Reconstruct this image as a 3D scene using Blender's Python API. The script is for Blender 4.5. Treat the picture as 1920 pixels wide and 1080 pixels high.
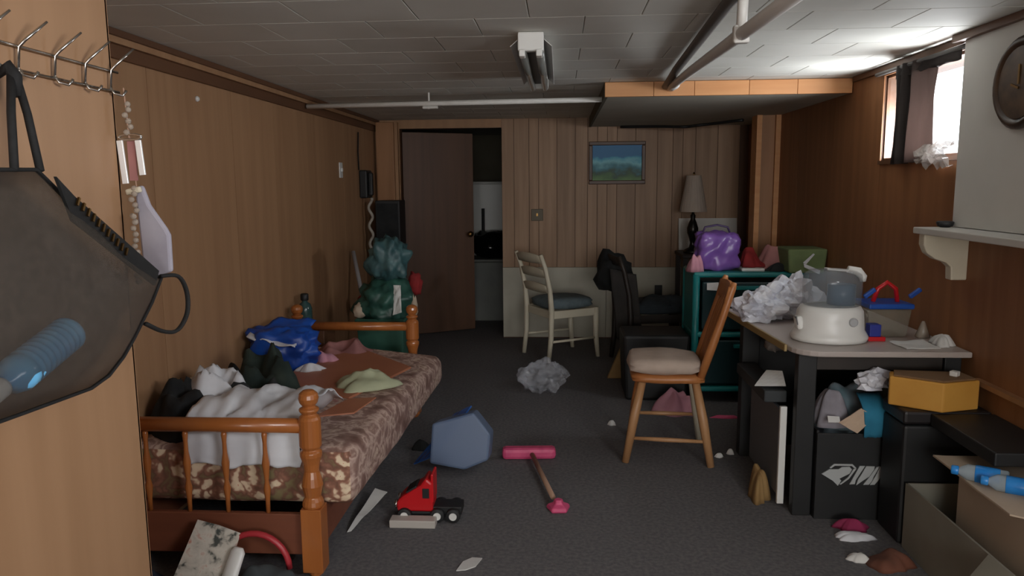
import bpy, bmesh, math, random
from math import sin, cos, pi, radians, atan
from mathutils import Vector, Matrix, noise, Euler

for o in list(bpy.data.objects):
    bpy.data.objects.remove(o)
scene = bpy.context.scene
COL = scene.collection

# ---------------------------------------------------------------- camera
F_PX, VX, VY, ROLL, CAM_H = 1400.0, 1050.0, 345.0, radians(0.5), 1.47
yaw = atan((VX - 960) / F_PX)
pitch = atan((540 - VY) / F_PX)
fw = Vector((-sin(yaw) * cos(pitch), cos(yaw) * cos(pitch), -sin(pitch)))
rt0 = Vector((cos(yaw), sin(yaw), 0))
up0 = rt0.cross(fw)
rt = rt0 * cos(ROLL) - up0 * sin(ROLL)
up = up0 * cos(ROLL) + rt0 * sin(ROLL)
cam_d = bpy.data.cameras.new('camera')
cam_d.sensor_width = 36.0
cam_d.lens = F_PX * 36.0 / 1920.0
cam_d.clip_start = 0.02
cam = bpy.data.objects.new('camera', cam_d)
COL.objects.link(cam)
M4 = Matrix((rt, up, -fw)).transposed().to_4x4()
M4.translation = Vector((0, 0, CAM_H))
cam.matrix_world = M4
scene.camera = cam

# ---------------------------------------------------------------- world, daylight, exposure
w = bpy.data.worlds.new('daylight')
w.use_nodes = True
w.node_tree.nodes['Background'].inputs[0].default_value = (0.93, 0.97, 1.0, 1)
w.node_tree.nodes['Background'].inputs[1].default_value = 5.0
scene.world = w
scene.view_settings.view_transform = 'Standard'
scene.view_settings.look = 'None'
scene.view_settings.exposure = 0.0
scene.view_settings.gamma = 1.0
scene.view_settings.use_curve_mapping = False


def area(name, loc, target, sx, sy, power, color):
    d = bpy.data.lights.new(name, 'AREA')
    d.shape = 'RECTANGLE'
    d.size, d.size_y = sx, sy
    d.energy = power
    d.color = color
    o = bpy.data.objects.new(name, d)
    COL.objects.link(o)
    o.location = loc
    o.rotation_euler = (Vector(target) - Vector(loc)).to_track_quat('-Z', 'Y').to_euler()
    return o


# daylight through the small side window, plus two added unseen windows
area('added_rear_daylight', (0.45, -4.05, 1.45), (0.0, 3.0, 1.0), 2.4, 1.2, 72.0, (1.0, 0.96, 0.90))  # rear window light, added out of view to brighten the near end
area('side_window_daylight', (1.86, 3.78, 1.66), (0.4, 3.6, 1.86), 0.78, 0.34, 52.0, (0.93, 0.96, 1.0))
area('added_near_side_daylight', (1.86, 0.2, 1.74), (-1.2, 3.0, 0.9), 1.2, 0.5, 46.0, (0.97, 0.97, 1.0))  # second side window, unseen, added to light the near wall and bed


# ---------------------------------------------------------------- helpers
def lin(c):
    return tuple(((v / 255.0) / 12.92 if v / 255.0 <= .04045 else ((v / 255.0 + .055) / 1.055) ** 2.4) for v in c)


MATS = {}


def mat(name, c1, c2=None, rough=.6, metal=0.0, scale=(8, 8, 8), bump=0.0, bscale=None, alpha=1.0, rnd=0.0,
        detail=4.0, spec=.5, transl=0.0, lo=.35, hi=.65, coat=0.0):
    m = bpy.data.materials.new(name)
    m.use_nodes = True
    nt = m.node_tree
    b = nt.nodes['Principled BSDF']
    b.inputs['Roughness'].default_value = rough
    b.inputs['Metallic'].default_value = metal
    b.inputs['Specular IOR Level'].default_value = spec
    b.inputs['Coat Weight'].default_value = coat
    c1 = lin(c1)
    b.inputs['Base Color'].default_value = (*c1, 1)
    tc = nt.nodes.new('ShaderNodeTexCoord')
    mp = nt.nodes.new('ShaderNodeMapping')
    mp.inputs['Scale'].default_value = scale
    nt.links.new(tc.outputs['Object'], mp.inputs['Vector'])
    oi = nt.nodes.new('ShaderNodeObjectInfo')
    off = nt.nodes.new('ShaderNodeVectorMath')
    off.operation = 'MULTIPLY_ADD'
    nt.links.new(oi.outputs['Random'], off.inputs[0])
    off.inputs[1].default_value = (37.0, 21.0, 53.0)
    nt.links.new(mp.outputs[0], off.inputs[2])
    col = None
    if c2 is not None:
        n = nt.nodes.new('ShaderNodeTexNoise')
        n.inputs['Scale'].default_value = 1.0
        n.inputs['Detail'].default_value = detail
        nt.links.new(off.outputs[0], n.inputs['Vector'])
        r = nt.nodes.new('ShaderNodeValToRGB')
        r.color_ramp.elements[0].position = lo
        r.color_ramp.elements[1].position = hi
        r.color_ramp.elements[0].color = (*c1, 1)
        r.color_ramp.elements[1].color = (*lin(c2), 1)
        nt.links.new(n.outputs[0], r.inputs[0])
        col = r.outputs[0]
        nt.links.new(col, b.inputs['Base Color'])
    if rnd > 0:
        h = nt.nodes.new('ShaderNodeHueSaturation')
        mr = nt.nodes.new('ShaderNodeMapRange')
        mr.inputs['To Min'].default_value = 1 - rnd
        mr.inputs['To Max'].default_value = 1 + rnd
        nt.links.new(oi.outputs['Random'], mr.inputs[0])
        nt.links.new(mr.outputs[0], h.inputs['Value'])
        if col is not None:
            nt.links.new(col, h.inputs['Color'])
        else:
            h.inputs['Color'].default_value = (*c1, 1)
        nt.links.new(h.outputs[0], b.inputs['Base Color'])
    if bump > 0:
        n2 = nt.nodes.new('ShaderNodeTexNoise')
        n2.inputs['Scale'].default_value = 1.0
        n2.inputs['Detail'].default_value = 3
        mp2 = nt.nodes.new('ShaderNodeMapping')
        mp2.inputs['Scale'].default_value = bscale or scale
        nt.links.new(tc.outputs['Object'], mp2.inputs['Vector'])
        nt.links.new(mp2.outputs[0], n2.inputs['Vector'])
        bp = nt.nodes.new('ShaderNodeBump')
        bp.inputs['Strength'].default_value = bump
        bp.inputs['Distance'].default_value = .01
        nt.links.new(n2.outputs[0], bp.inputs['Height'])
        nt.links.new(bp.outputs[0], b.inputs['Normal'])
    out = nt.nodes['Material Output']
    sh = b.outputs[0]
    if transl > 0:
        t = nt.nodes.new('ShaderNodeBsdfTranslucent')
        t.inputs[0].default_value = (*c1, 1)
        mx = nt.nodes.new('ShaderNodeMixShader')
        mx.inputs[0].default_value = transl
        nt.links.new(sh, mx.inputs[1])
        nt.links.new(t.outputs[0], mx.inputs[2])
        sh = mx.outputs[0]
    if alpha < 1:
        t = nt.nodes.new('ShaderNodeBsdfTransparent')
        mx = nt.nodes.new('ShaderNodeMixShader')
        mx.inputs[0].default_value = alpha
        nt.links.new(t.outputs[0], mx.inputs[1])
        nt.links.new(sh, mx.inputs[2])
        sh = mx.outputs[0]
    nt.links.new(sh, out.inputs['Surface'])
    MATS[name] = m
    return m


def ramp_mat(name, stops, scale, rough=.8, vor=0.0, warp=.3, bump=0.0):
    """patterned cloth: warped noise / voronoi through a colour ramp"""
    m = bpy.data.materials.new(name)
    m.use_nodes = True
    nt = m.node_tree
    b = nt.nodes['Principled BSDF']
    b.inputs['Roughness'].default_value = rough
    tc = nt.nodes.new('ShaderNodeTexCoord')
    n0 = nt.nodes.new('ShaderNodeTexNoise')
    n0.inputs['Scale'].default_value = scale * .7
    n0.inputs['Detail'].default_value = 3
    nt.links.new(tc.outputs['Object'], n0.inputs['Vector'])
    va = nt.nodes.new('ShaderNodeVectorMath')
    va.operation = 'MULTIPLY_ADD'
    nt.links.new(n0.outputs['Color'], va.inputs[0])
    va.inputs[1].default_value = (warp,) * 3
    nt.links.new(tc.outputs['Object'], va.inputs[2])
    if vor > 0:
        t = nt.nodes.new('ShaderNodeTexVoronoi')
        t.inputs['Scale'].default_value = scale
        o_ = t.outputs['Distance']
    else:
        t = nt.nodes.new('ShaderNodeTexNoise')
        t.inputs['Scale'].default_value = scale
        t.inputs['Detail'].default_value = 5
        o_ = t.outputs[0]
    nt.links.new(va.outputs[0], t.inputs['Vector'])
    r = nt.nodes.new('ShaderNodeValToRGB')
    els = r.color_ramp.elements
    while len(els) < len(stops):
        els.new(.5)
    for e, (p, c) in zip(els, stops):
        e.position = p
        e.color = (*lin(c), 1)
    nt.links.new(o_, r.inputs[0])
    nt.links.new(r.outputs[0], b.inputs['Base Color'])
    MATS[name] = m
    return m


# --- shapes into a bmesh
def BM():
    return bmesh.new()


def xf(verts, M):
    for v in verts:
        v.co = M @ v.co


def box(bm, c, s, rot=None):
    r = bmesh.ops.create_cube(bm, size=1.0)
    M = Matrix.Translation(c)
    if rot is not None:
        M = M @ Euler(rot).to_matrix().to_4x4()
    M = M @ Matrix.Diagonal((s[0], s[1], s[2], 1))
    xf(r['verts'], M)
    return bm


def bx(x0, x1, y0, y1, z0, z1, bm=None):
    bm = bm or BM()
    return box(bm, ((x0 + x1) / 2, (y0 + y1) / 2, (z0 + z1) / 2), (x1 - x0, y1 - y0, z1 - z0))


def tube(bm, pts, rad, seg=10, cap=True, flat=1.0):
    pts = [Vector(p) for p in pts]
    n = len(pts)
    rads = rad if isinstance(rad, (list, tuple)) else [rad] * n
    rings = []
    prev = None
    for i, p in enumerate(pts):
        if i == 0:
            d = pts[1] - pts[0]
        elif i == n - 1:
            d = pts[-1] - pts[-2]
        else:
            d = (pts[i + 1] - pts[i]).normalized() + (pts[i] - pts[i - 1]).normalized()
        d.normalize()
        if prev is None:
            a = Vector((0, 0, 1)) if abs(d.z) < .9 else Vector((1, 0, 0))
            u = d.cross(a).normalized()
        else:
            u = (prev - d * prev.dot(d)).normalized()
        prev = u
        v = d.cross(u)
        rings.append([bm.verts.new(p + (u * cos(2 * pi * k / seg) + v * sin(2 * pi * k / seg) * flat) * rads[i]) for k in range(seg)])
    for a, b in zip(rings, rings[1:]):
        for k in range(seg):
            bm.faces.new((a[k], a[(k + 1) % seg], b[(k + 1) % seg], b[k]))
    if cap:
        bm.faces.new(rings[0][::-1])
        bm.faces.new(rings[-1])
    return bm


def spline(pts, n=5):
    P = [Vector(p) for p in pts]
    out_ = []
    for i in range(len(P) - 1):
        p0, p1, p2, p3 = P[max(i - 1, 0)], P[i], P[i + 1], P[min(i + 2, len(P) - 1)]
        for k in range(n):
            t = k / n
            out_.append(.5 * ((2 * p1) + (p2 - p0) * t + (2 * p0 - 5 * p1 + 4 * p2 - p3) * t * t + (3 * p1 - p0 - 3 * p2 + p3) * t ** 3))
    return out_ + [P[-1]]


def lathe(bm, prof, c=(0, 0, 0), seg=20, sx=1.0, sy=1.0, M=None):
    rings = []
    vs = []
    for r, z in prof:
        ring = [bm.verts.new((r * cos(2 * pi * k / seg) * sx, r * sin(2 * pi * k / seg) * sy, z)) for k in range(seg)]
        rings.append(ring)
        vs += ring
    for a, b in zip(rings, rings[1:]):
        for k in range(seg):
            bm.faces.new((a[k], a[(k + 1) % seg], b[(k + 1) % seg], b[k]))
    bm.faces.new(rings[0][::-1])
    bm.faces.new(rings[-1])
    T = Matrix.Translation(c)
    if M is not None:
        T = T @ M
    xf(vs, T)
    return bm


def prism(bm, outline, axis, a0, a1):
    """outline of 2-D points extruded along axis 'x','y' or 'z'"""
    def mk(p, a):
        return {'x': (a, p[0], p[1]), 'y': (p[0], a, p[1]), 'z': (p[0], p[1], a)}[axis]
    lo = [bm.verts.new(mk(p, a0)) for p in outline]
    hi = [bm.verts.new(mk(p, a1)) for p in outline]
    n = len(outline)
    bm.faces.new(lo)
    bm.faces.new(hi[::-1])
    for k in range(n):
        bm.faces.new((lo[k], hi[k], hi[(k + 1) % n], lo[(k + 1) % n]))
    bmesh.ops.recalc_face_normals(bm, faces=bm.faces)
    return bm


def lump(bm, c, rx, ry, h, seed, rot=0.0, nr=12, ns=40, freq=5.0, rag=.3, fold=.55):
    """crumpled cloth or paper lying on a surface"""
    rings = []
    top = None
    for i in range(nr + 1):
        r = i / nr
        ring = []
        for k in range(ns):
            th = 2 * pi * k / ns
            e = 1 + rag * noise.noise(Vector((cos(th) * 1.6 + seed, sin(th) * 1.6, seed * .7))) * 1.6
            x, y = r * rx * e * cos(th), r * ry * e * sin(th)
            q = Vector((x * freq + seed * 3, y * freq - seed, seed))
            rid = 1 - abs(noise.noise(q)) * 2.2
            rid2 = noise.noise(q * 2.7)
            z = h * (1 - r ** 2.6) * ((1 - fold) + fold * rid + .18 * rid2)
            if i == nr:
                z = 0.0
            z = max(z, 0.002 if i < nr else 0.0)
            X = c[0] + x * cos(rot) - y * sin(rot)
            Y = c[1] + x * sin(rot) + y * cos(rot)
            if i == 0:
                if k == 0:
                    top = bm.verts.new((X, Y, c[2] + z))
                continue
            ring.append(bm.verts.new((X, Y, c[2] + z)))
        if i:
            rings.append(ring)
    for k in range(ns):
        bm.faces.new((top, rings[0][k], rings[0][(k + 1) % ns]))
    for a, b in zip(rings, rings[1:]):
        for k in range(ns):
            bm.faces.new((a[k], b[k], b[(k + 1) % ns], a[(k + 1) % ns]))
    bm.faces.new(rings[-1][::-1])
    return bm


def sack(bm, c, r, seed, amp=.2, freq=2.0, sub=3, boxy=0.0):
    """filled / crumpled bag; c is the centre of its base"""
    res = bmesh.ops.create_icosphere(bm, subdivisions=sub, radius=1.0)
    for v in res['verts']:
        n = v.co.copy()
        if boxy:
            m = max(abs(n.x), abs(n.y), abs(n.z))
            n = n.lerp(n / m * .85, boxy)
        q = n * freq + Vector((seed * 2.3, seed, -seed))
        d = 1 + amp * (abs(noise.noise(q)) * 2 - .5) + amp * .42 * (abs(noise.noise(q * 2.3)) * 2 - .5) + amp * .16 * noise.noise(q * 5.1)
        p = n * d
        p.z = max(p.z, -.8)
        v.co = Vector((p.x * r[0], p.y * r[1], (p.z + .8) * r[2] / 1.8)) + Vector(c)
    return bm


def sheet(bm, P00, P10, P11, P01, n=14, amp=.02, freq=6.0, seed=0.0):
    """four corners, bilinear, crumpled along its normal"""
    P00, P10, P11, P01 = map(Vector, (P00, P10, P11, P01))
    nrm = (P10 - P00).cross(P01 - P00).normalized()
    g = []
    for i in range(n + 1):
        row = []
        for j in range(n + 1):
            u, v = i / n, j / n
            p = (P00 * (1 - u) + P10 * u) * (1 - v) + (P01 * (1 - u) + P11 * u) * v
            p = p + nrm * amp * (noise.noise(p * freq + Vector((seed, seed, seed))) + .5 * noise.noise(p * freq * 2.3))
            row.append(bm.verts.new(p))
        g.append(row)
    for i in range(n):
        for j in range(n):
            bm.faces.new((g[i][j], g[i + 1][j], g[i + 1][j + 1], g[i][j + 1]))
    return bm


def grid(bm, fn, nu, nv):
    g = [[bm.verts.new(fn(i / nu, j / nv)) for j in range(nv + 1)] for i in range(nu + 1)]
    for i in range(nu):
        for j in range(nv):
            bm.faces.new((g[i][j], g[i + 1][j], g[i + 1][j + 1], g[i][j + 1]))
    return bm


def obj(name, bm, m, parent=None, loc=None, rot=None, smooth=False, bevel=0, solid=0, subsurf=0, world=True, label=None, kind=None):
    """links the bmesh as one mesh object. With a parent, world=True means its verts are in world
    coordinates and are shifted to the parent's origin (parents carry no rotation then)."""
    me = bpy.data.meshes.new(name)
    bmesh.ops.recalc_face_normals(bm, faces=bm.faces)
    if parent is not None and world:
        org = Vector(parent['_o']) if '_o' in parent else parent.location
        bmesh.ops.translate(bm, verts=bm.verts, vec=-org)
    elif parent is None and loc is None:
        xs = [v.co.x for v in bm.verts]
        ys = [v.co.y for v in bm.verts]
        zs = [v.co.z for v in bm.verts]
        loc = ((min(xs) + max(xs)) / 2, (min(ys) + max(ys)) / 2, min(zs))
        bmesh.ops.translate(bm, verts=bm.verts, vec=-Vector(loc))
    bm.to_mesh(me)
    bm.free()
    if smooth:
        for p in me.polygons:
            p.use_smooth = True
    me.materials.append(m)
    o = bpy.data.objects.new(name, me)
    COL.objects.link(o)
    if loc is not None:
        o.location = loc
    if rot is not None:
        o.rotation_euler = rot
    if parent is not None:
        o.parent = parent
    if bevel:
        b = o.modifiers.new('bevel', 'BEVEL')
        b.width = bevel
        b.segments = 2
        b.limit_method = 'ANGLE'
    if solid:
        s = o.modifiers.new('solid', 'SOLIDIFY')
        s.thickness = solid
    if subsurf:
        s = o.modifiers.new('sub', 'SUBSURF')
        s.levels = s.render_levels = subsurf
    if label:
        o['label'] = label
    if kind:
        o['kind'] = kind
    return o


def tag(o, label, cat, group=None):
    o['label'] = label
    o['category'] = cat
    if group:
        o['group'] = group
    return o


def thing(name, label, cat, loc=(0, 0, 0), rotz=0.0, group=None):
    o = bpy.data.objects.new(name, None)
    o.empty_display_size = .1
    COL.objects.link(o)
    o.location = loc
    o.rotation_euler = (0, 0, rotz)
    return tag(o, label, cat, group)


def sub(name, bm, m, part, **k):
    """a sub-part of a mesh part: verts in the same frame as the part's own mesh frame (world coords)"""
    org = part.location.copy()
    p = part.parent
    while p is not None:
        org += p.location
        p = p.parent
    bmesh.ops.translate(bm, verts=bm.verts, vec=-org)
    return obj(name, bm, m, parent=part, world=False, **k)


def struct(name, bm, m, **k):
    o = obj(name, bm, m, **k)
    o['kind'] = 'structure'
    return o


def piece(name, me, m, parent, wloc, rot=None, scale=None):
    """a shared-mesh piece of a structure / thing placed at a world position"""
    o = bpy.data.objects.new(name, me)
    COL.objects.link(o)
    o.parent = parent
    o.location = Vector(wloc) - parent.location
    if rot:
        o.rotation_euler = rot
    if scale:
        o.scale = scale
    return o


def shared(name, bm, m):
    me = bpy.data.meshes.new(name)
    bmesh.ops.recalc_face_normals(bm, faces=bm.faces)
    bm.to_mesh(me)
    bm.free()
    me.materials.append(m)
    return me


# ---------------------------------------------------------------- materials
carpet = mat('dark carpet', (100, 99, 102), (118, 116, 116), rough=.95, scale=(60, 60, 60), bump=.4, bscale=(220, 220, 220), spec=.1)
tile_m = mat('ceiling tile', (212, 212, 204), (220, 220, 213), rough=.75, scale=(3, 3, 3), rnd=.03, spec=.25)
slab_m = mat('ceiling joint', (190, 190, 182), rough=.9)
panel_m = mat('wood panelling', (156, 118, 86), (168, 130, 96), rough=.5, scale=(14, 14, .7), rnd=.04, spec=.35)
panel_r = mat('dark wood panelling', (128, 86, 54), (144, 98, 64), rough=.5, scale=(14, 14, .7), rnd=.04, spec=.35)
near_m = mat('oak veneer', (158, 122, 90), (170, 133, 100), rough=.42, scale=(10, 10, .6), spec=.4)
plank_m = mat('knotty pine plank', (144, 114, 88), (166, 134, 106), rough=.5, scale=(16, 16, .9), rnd=.10, spec=.35)
trim_m = mat('dark trim wood', (88, 58, 38), (104, 70, 46), rough=.5, scale=(3, .6, 3))
trim_l = mat('light trim wood', (150, 106, 70), (166, 120, 82), rough=.5, scale=(12, 12, 1))
soff_f = mat('fir board', (196, 136, 84), (206, 150, 98), rough=.5, scale=(2, 20, 20), rnd=.06)
soff_u = mat('soffit underside', (176, 172, 158), (184, 180, 166), rough=.9, scale=(3, 3, 3))
whitep = mat('white wall paint', (200, 198, 192), (208, 206, 200), rough=.6, scale=(3, 3, 3))
wains = mat('cream wainscot paint', (176, 172, 156), (186, 182, 166), rough=.6, scale=(5, 5, 5))
door_m = mat('brown door veneer', (84, 58, 40), (96, 66, 46), rough=.5, scale=(14, 14, .7))
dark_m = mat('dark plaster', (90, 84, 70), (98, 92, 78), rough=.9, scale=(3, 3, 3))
white_plastic = mat('white plastic', (224, 224, 220), rough=.35)
white_enamel = mat('white enamel', (214, 214, 210), rough=.4)
white_pipe = mat('white painted pipe', (214, 212, 206), rough=.45)
grey_pipe = mat('grey pipe', (222, 220, 216), rough=.4)
dark_grey = mat('dark grey', (92, 90, 88), rough=.5)
black_m = mat('matte black', (22, 23, 24), (30, 31, 32), rough=.55, scale=(6, 6, 6))
black_cloth = mat('black cloth', (20, 22, 24), (34, 36, 36), rough=.9, scale=(12, 12, 12))
green_cloth = mat('dark green cloth', (24, 38, 34), (44, 54, 46), rough=.9, scale=(9, 9, 9))
white_cloth = mat('white cloth', (222, 224, 228), (204, 206, 212), rough=.85, scale=(6, 6, 6))
steel = mat('chrome wire', (200, 198, 194), rough=.2, metal=1.0)
brassm = mat('aged brass', (130, 100, 60), rough=.35, metal=1.0)
bedwood = mat('honey maple', (158, 92, 44), (172, 104, 52), rough=.32, scale=(10, 10, 1.2), coat=.25)
bedboard = mat('red brown board', (110, 62, 42), (122, 70, 48), rough=.55, scale=(1.5, 14, 14))
chairwood = mat('chair maple', (166, 104, 58), (182, 120, 70), rough=.4, scale=(10, 10, 1.2))
chairlegw = mat('pale chair leg', (170, 126, 86), (186, 142, 100), rough=.45, scale=(10, 10, 1.2))
cream = mat('cream chair paint', (214, 206, 184), (206, 198, 176), rough=.45, scale=(6, 6, 6))
bluegrey = mat('blue grey upholstery', (92, 106, 112), (104, 118, 122), rough=.9, scale=(30, 30, 30))
beige_pad = mat('beige seat pad', (190, 172, 158), (178, 160, 146), rough=.9, scale=(12, 12, 12))
darkwood = mat('dark chair wood', (40, 34, 30), (50, 42, 36), rough=.5, scale=(10, 10, 1))
darkseat = mat('dark slate upholstery', (40, 48, 54), (48, 56, 62), rough=.9, scale=(20, 20, 20))
teal = mat('teal plastic', (24, 128, 128), (20, 116, 118), rough=.4, scale=(5, 5, 5))
drawer_m = mat('smoked drawer plastic', (24, 52, 56), rough=.3)
purple = mat('purple plastic', (138, 98, 178), (120, 84, 164), rough=.28, scale=(5, 5, 5))
pinkc = mat('pink cloth', (206, 150, 164), (190, 132, 148), rough=.85, scale=(7, 7, 7))
redc = mat('red cloth', (150, 36, 36), (124, 28, 30), rough=.85, scale=(8, 8, 8))
rosec = mat('dusty rose cloth', (168, 116, 112), (148, 100, 98), rough=.85, scale=(8, 8, 8))
sage = mat('sage green fabric', (112, 128, 84), (100, 114, 76), rough=.85, scale=(8, 8, 8))
desk_m = mat('pale desk laminate', (176, 166, 160), (186, 176, 170), rough=.35, scale=(3, 3, 3))
desk_edge = mat('worn yellow wood edge', (150, 128, 84), (166, 142, 96), rough=.5, scale=(10, 2, 10))
bagwhite = mat('white plastic bag film', (234, 235, 240), (208, 212, 226), rough=.35, scale=(9, 9, 9), transl=.15)
bagclear = mat('clear plastic film', (206, 210, 220), rough=.12, alpha=.30)
clearp = mat('clear plastic', (150, 160, 168), rough=.08, alpha=.32)
bluep = mat('blue plastic', (24, 84, 176), (20, 70, 156), rough=.35, scale=(6, 6, 6))
bluebag_m = mat('blue bag', (28, 84, 178), (20, 62, 146), rough=.4, scale=(7, 7, 7))
redp = mat('red plastic', (196, 28, 34), rough=.3)
pinkp = mat('pink plastic', (216, 86, 128), (200, 72, 116), rough=.5, scale=(20, 20, 20))
stickw = mat('bare wood stick', (164, 130, 108), rough=.6)
paper = mat('white paper', (218, 218, 214), (206, 206, 204), rough=.8, scale=(6, 6, 6))
paleg = mat('pale green paper', (178, 182, 150), (166, 170, 140), rough=.8, scale=(8, 8, 8))
tanb = mat('tan hardboard', (166, 104, 76), (176, 114, 84), rough=.55, scale=(3, 3, 3))
card = mat('cardboard', (178, 160, 140), (188, 170, 150), rough=.8, scale=(4, 4, 4))
greycard = mat('grey carton', (132, 128, 116), (142, 138, 126), rough=.8, scale=(4, 4, 4))
yellowc = mat('mustard carton', (196, 140, 56), (206, 152, 66), rough=.7, scale=(5, 5, 5))
kraft = mat('kraft paper', (150, 120, 76), (138, 108, 66), rough=.85, scale=(8, 8, 8))
glass_m = mat('window glass', (220, 230, 235), rough=.05, alpha=.12)
shade_m = mat('lamp shade linen', (196, 182, 168), (186, 172, 160), rough=.85, scale=(40, 40, 8), transl=.25)
curtain_m = mat('dark sheer curtain', (106, 94, 90), (92, 82, 78), rough=.9, scale=(20, 20, 2), transl=.5)
mesh_m = mat('black mesh', (66, 60, 54), (82, 74, 66), rough=.8, scale=(90, 90, 90), alpha=.64)
strap_m = mat('black webbing', (18, 18, 18), (26, 26, 26), rough=.8, scale=(60, 60, 60))
tealbag = mat('teal plastic film', (48, 84, 88), (84, 118, 120), rough=.38, scale=(14, 14, 14), alpha=.8)
greenbag = mat('green plastic film', (30, 66, 58), (56, 100, 88), rough=.38, scale=(14, 14, 14), alpha=.85)
greenbin = mat('green bin plastic', (38, 84, 70), (52, 98, 82), rough=.5, scale=(8, 8, 8))
tubm = mat('frosted blue plastic', (112, 132, 164), rough=.4, alpha=.66)
floral = ramp_mat('floral ticking', [(.0, (196, 70, 60)), (.10, (232, 214, 184)), (.34, (220, 196, 166)), (.44, (150, 104, 84)), (.60, (116, 80, 64)), (.80, (126, 112, 78))], 14.0, vor=1.0, warp=.22)
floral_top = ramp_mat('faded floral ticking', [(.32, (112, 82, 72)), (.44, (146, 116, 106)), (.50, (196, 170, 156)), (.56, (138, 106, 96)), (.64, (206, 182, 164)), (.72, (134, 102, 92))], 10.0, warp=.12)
newsprint = ramp_mat('newsprint', [(.35, (70, 74, 70)), (.45, (190, 184, 172)), (.6, (206, 200, 188)), (.72, (186, 130, 112))], 22.0, warp=.05)
painting = None

# ---------------------------------------------------------------- room shell
XL, XR, YB, H = -1.73, 1.72, 7.05, 2.07
fl = struct('floor', bx(-2.0, 2.0, -4.2, 9.6, -.1, 0), carpet)

ceil = struct('ceiling', bx(-2.0, 2.0, -4.2, 9.6, H + .012, H + .12), slab_m)
TW, TD = .405, .326
tb = BM()
box(tb, (0, 0, 0), (TW - .0025, TD - .0025, .012))
bmesh.ops.bevel(tb, geom=[e for e in tb.edges if all(v.co.z < 0 for v in e.verts)], offset=.002, segments=1, affect='EDGES')
tile_me = shared('tile', tb, tile_m)
row = 0
y = 1.2
while y < YB - .02:
    x = XL + (.5 * TW if row % 2 else 0)
    first = True
    while x < XR - .01:
        x0, x1 = (XL, x + TW) if (first and row % 2 and False) else (x, min(x + TW, XR))
        y1 = min(y + TD, YB)
        t = piece('tile', tile_me, tile_m, ceil, ((x0 + x1) / 2, (y + y1) / 2, H + .006))
        t.scale = ((x1 - x0) / TW, (y1 - y) / TD, 1)
        x += TW
        first = False
    if row % 2:
        t = piece('tile', tile_me, tile_m, ceil, (XL + TW / 4, y + (min(y + TD, YB) - y) / 2, H + .006))
        t.scale = (.5, (min(y + TD, YB) - y) / TD, 1)
    y += TD
    row += 1

# left wall, panel sheets with joints
wl = struct('wall_left', bx(XL - .1, XL - .006, 1.6, YB + .1, 0, H + .01), trim_m)
edges = [1.62, 2.30, 3.12, 3.93, 4.52, 5.28, 5.96, 6.55, YB]
for a, b in zip(edges, edges[1:]):
    bm = bx(XL - .006, XL, a + .0015, b - .0015, 0, H)
    obj('panel', bm, panel_m, wl)
tr = struct('trim_1', BM() if False else bx(XL, XL + .016, 1.66, YB, 1.965, 2.02), trim_m, bevel=.004)
sub('cornice_strip', bx(XL, XL + .03, 1.66, YB, 2.02, 2.045), panel_m, tr)
sub('cornice_cap', bx(XL, XL + .045, 1.66, YB, 2.045, H - .001), trim_m, tr)

# near partition on the left (oak veneer), block with its end at y = 1.66
wn = struct('wall_near_left', bx(-1.9, -1.006, -4.2, 1.655, 0, H + .01), trim_m)
obj('panel', bx(-1.006, -1.0, -4.2, .30, 0, H), near_m, wn)
obj('panel', bx(-1.006, -1.0, .303, 1.66, 0, H), near_m, wn)
obj('end_panel', bx(-1.9, -1.0, 1.655, 1.662, 0, H), panel_m, wn)

# right wall with the small high window; brown panels, white upper part near the camera
WY0, WY1, WZ0, WZ1 = 3.37, 4.19, 1.575, 2.02
wr_b = BM()
bx(XR + .006, XR + .25, .85, WY0, 0, H + .01, wr_b)
bx(XR + .006, XR + .25, -4.2, -.45, 0, H + .01, wr_b)
bx(XR + .006, XR + .25, -.45, .85, 0, 1.48, wr_b)  # unseen window opening, added for the near side daylight
bx(XR + .006, XR + .25, -.45, .85, 2.0, H + .01, wr_b)
bx(XR + .006, XR + .25, WY1, YB + .1, 0, H + .01, wr_b)
bx(XR + .006, XR + .25, WY0, WY1, 0, WZ0, wr_b)
bx(XR + .006, XR + .25, WY0, WY1, WZ1, H + .01, wr_b)
wr = struct('wall_right', wr_b, trim_m)
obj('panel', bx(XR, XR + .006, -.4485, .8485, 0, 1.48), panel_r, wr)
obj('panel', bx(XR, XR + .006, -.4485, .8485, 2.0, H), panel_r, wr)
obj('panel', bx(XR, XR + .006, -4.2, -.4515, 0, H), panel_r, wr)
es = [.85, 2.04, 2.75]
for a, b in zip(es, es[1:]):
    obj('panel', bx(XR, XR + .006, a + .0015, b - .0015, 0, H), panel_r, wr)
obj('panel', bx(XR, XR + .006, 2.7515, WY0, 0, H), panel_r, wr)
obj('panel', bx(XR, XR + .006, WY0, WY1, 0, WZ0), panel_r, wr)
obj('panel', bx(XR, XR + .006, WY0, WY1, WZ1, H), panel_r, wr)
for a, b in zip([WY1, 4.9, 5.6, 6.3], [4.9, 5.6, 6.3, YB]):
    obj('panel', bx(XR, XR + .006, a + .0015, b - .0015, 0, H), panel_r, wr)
obj('white_board', bx(XR - .05, XR, .95, 3.30, 1.275, H - .03), whitep, wr, label='white painted upper wall board')
tr2 = struct('trim_2', bx(XR - .075, XR, -4.2, 3.36, H - .03, H - .001), trim_m)
sub('trim_strip', bx(XR - .02, XR, 3.36, 4.58, H - .03, H - .001), trim_m, tr2)
tr6 = struct('trim_6', bx(XR - .03, XR, 1.2, 3.10, .645, .665), trim_l)

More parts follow.
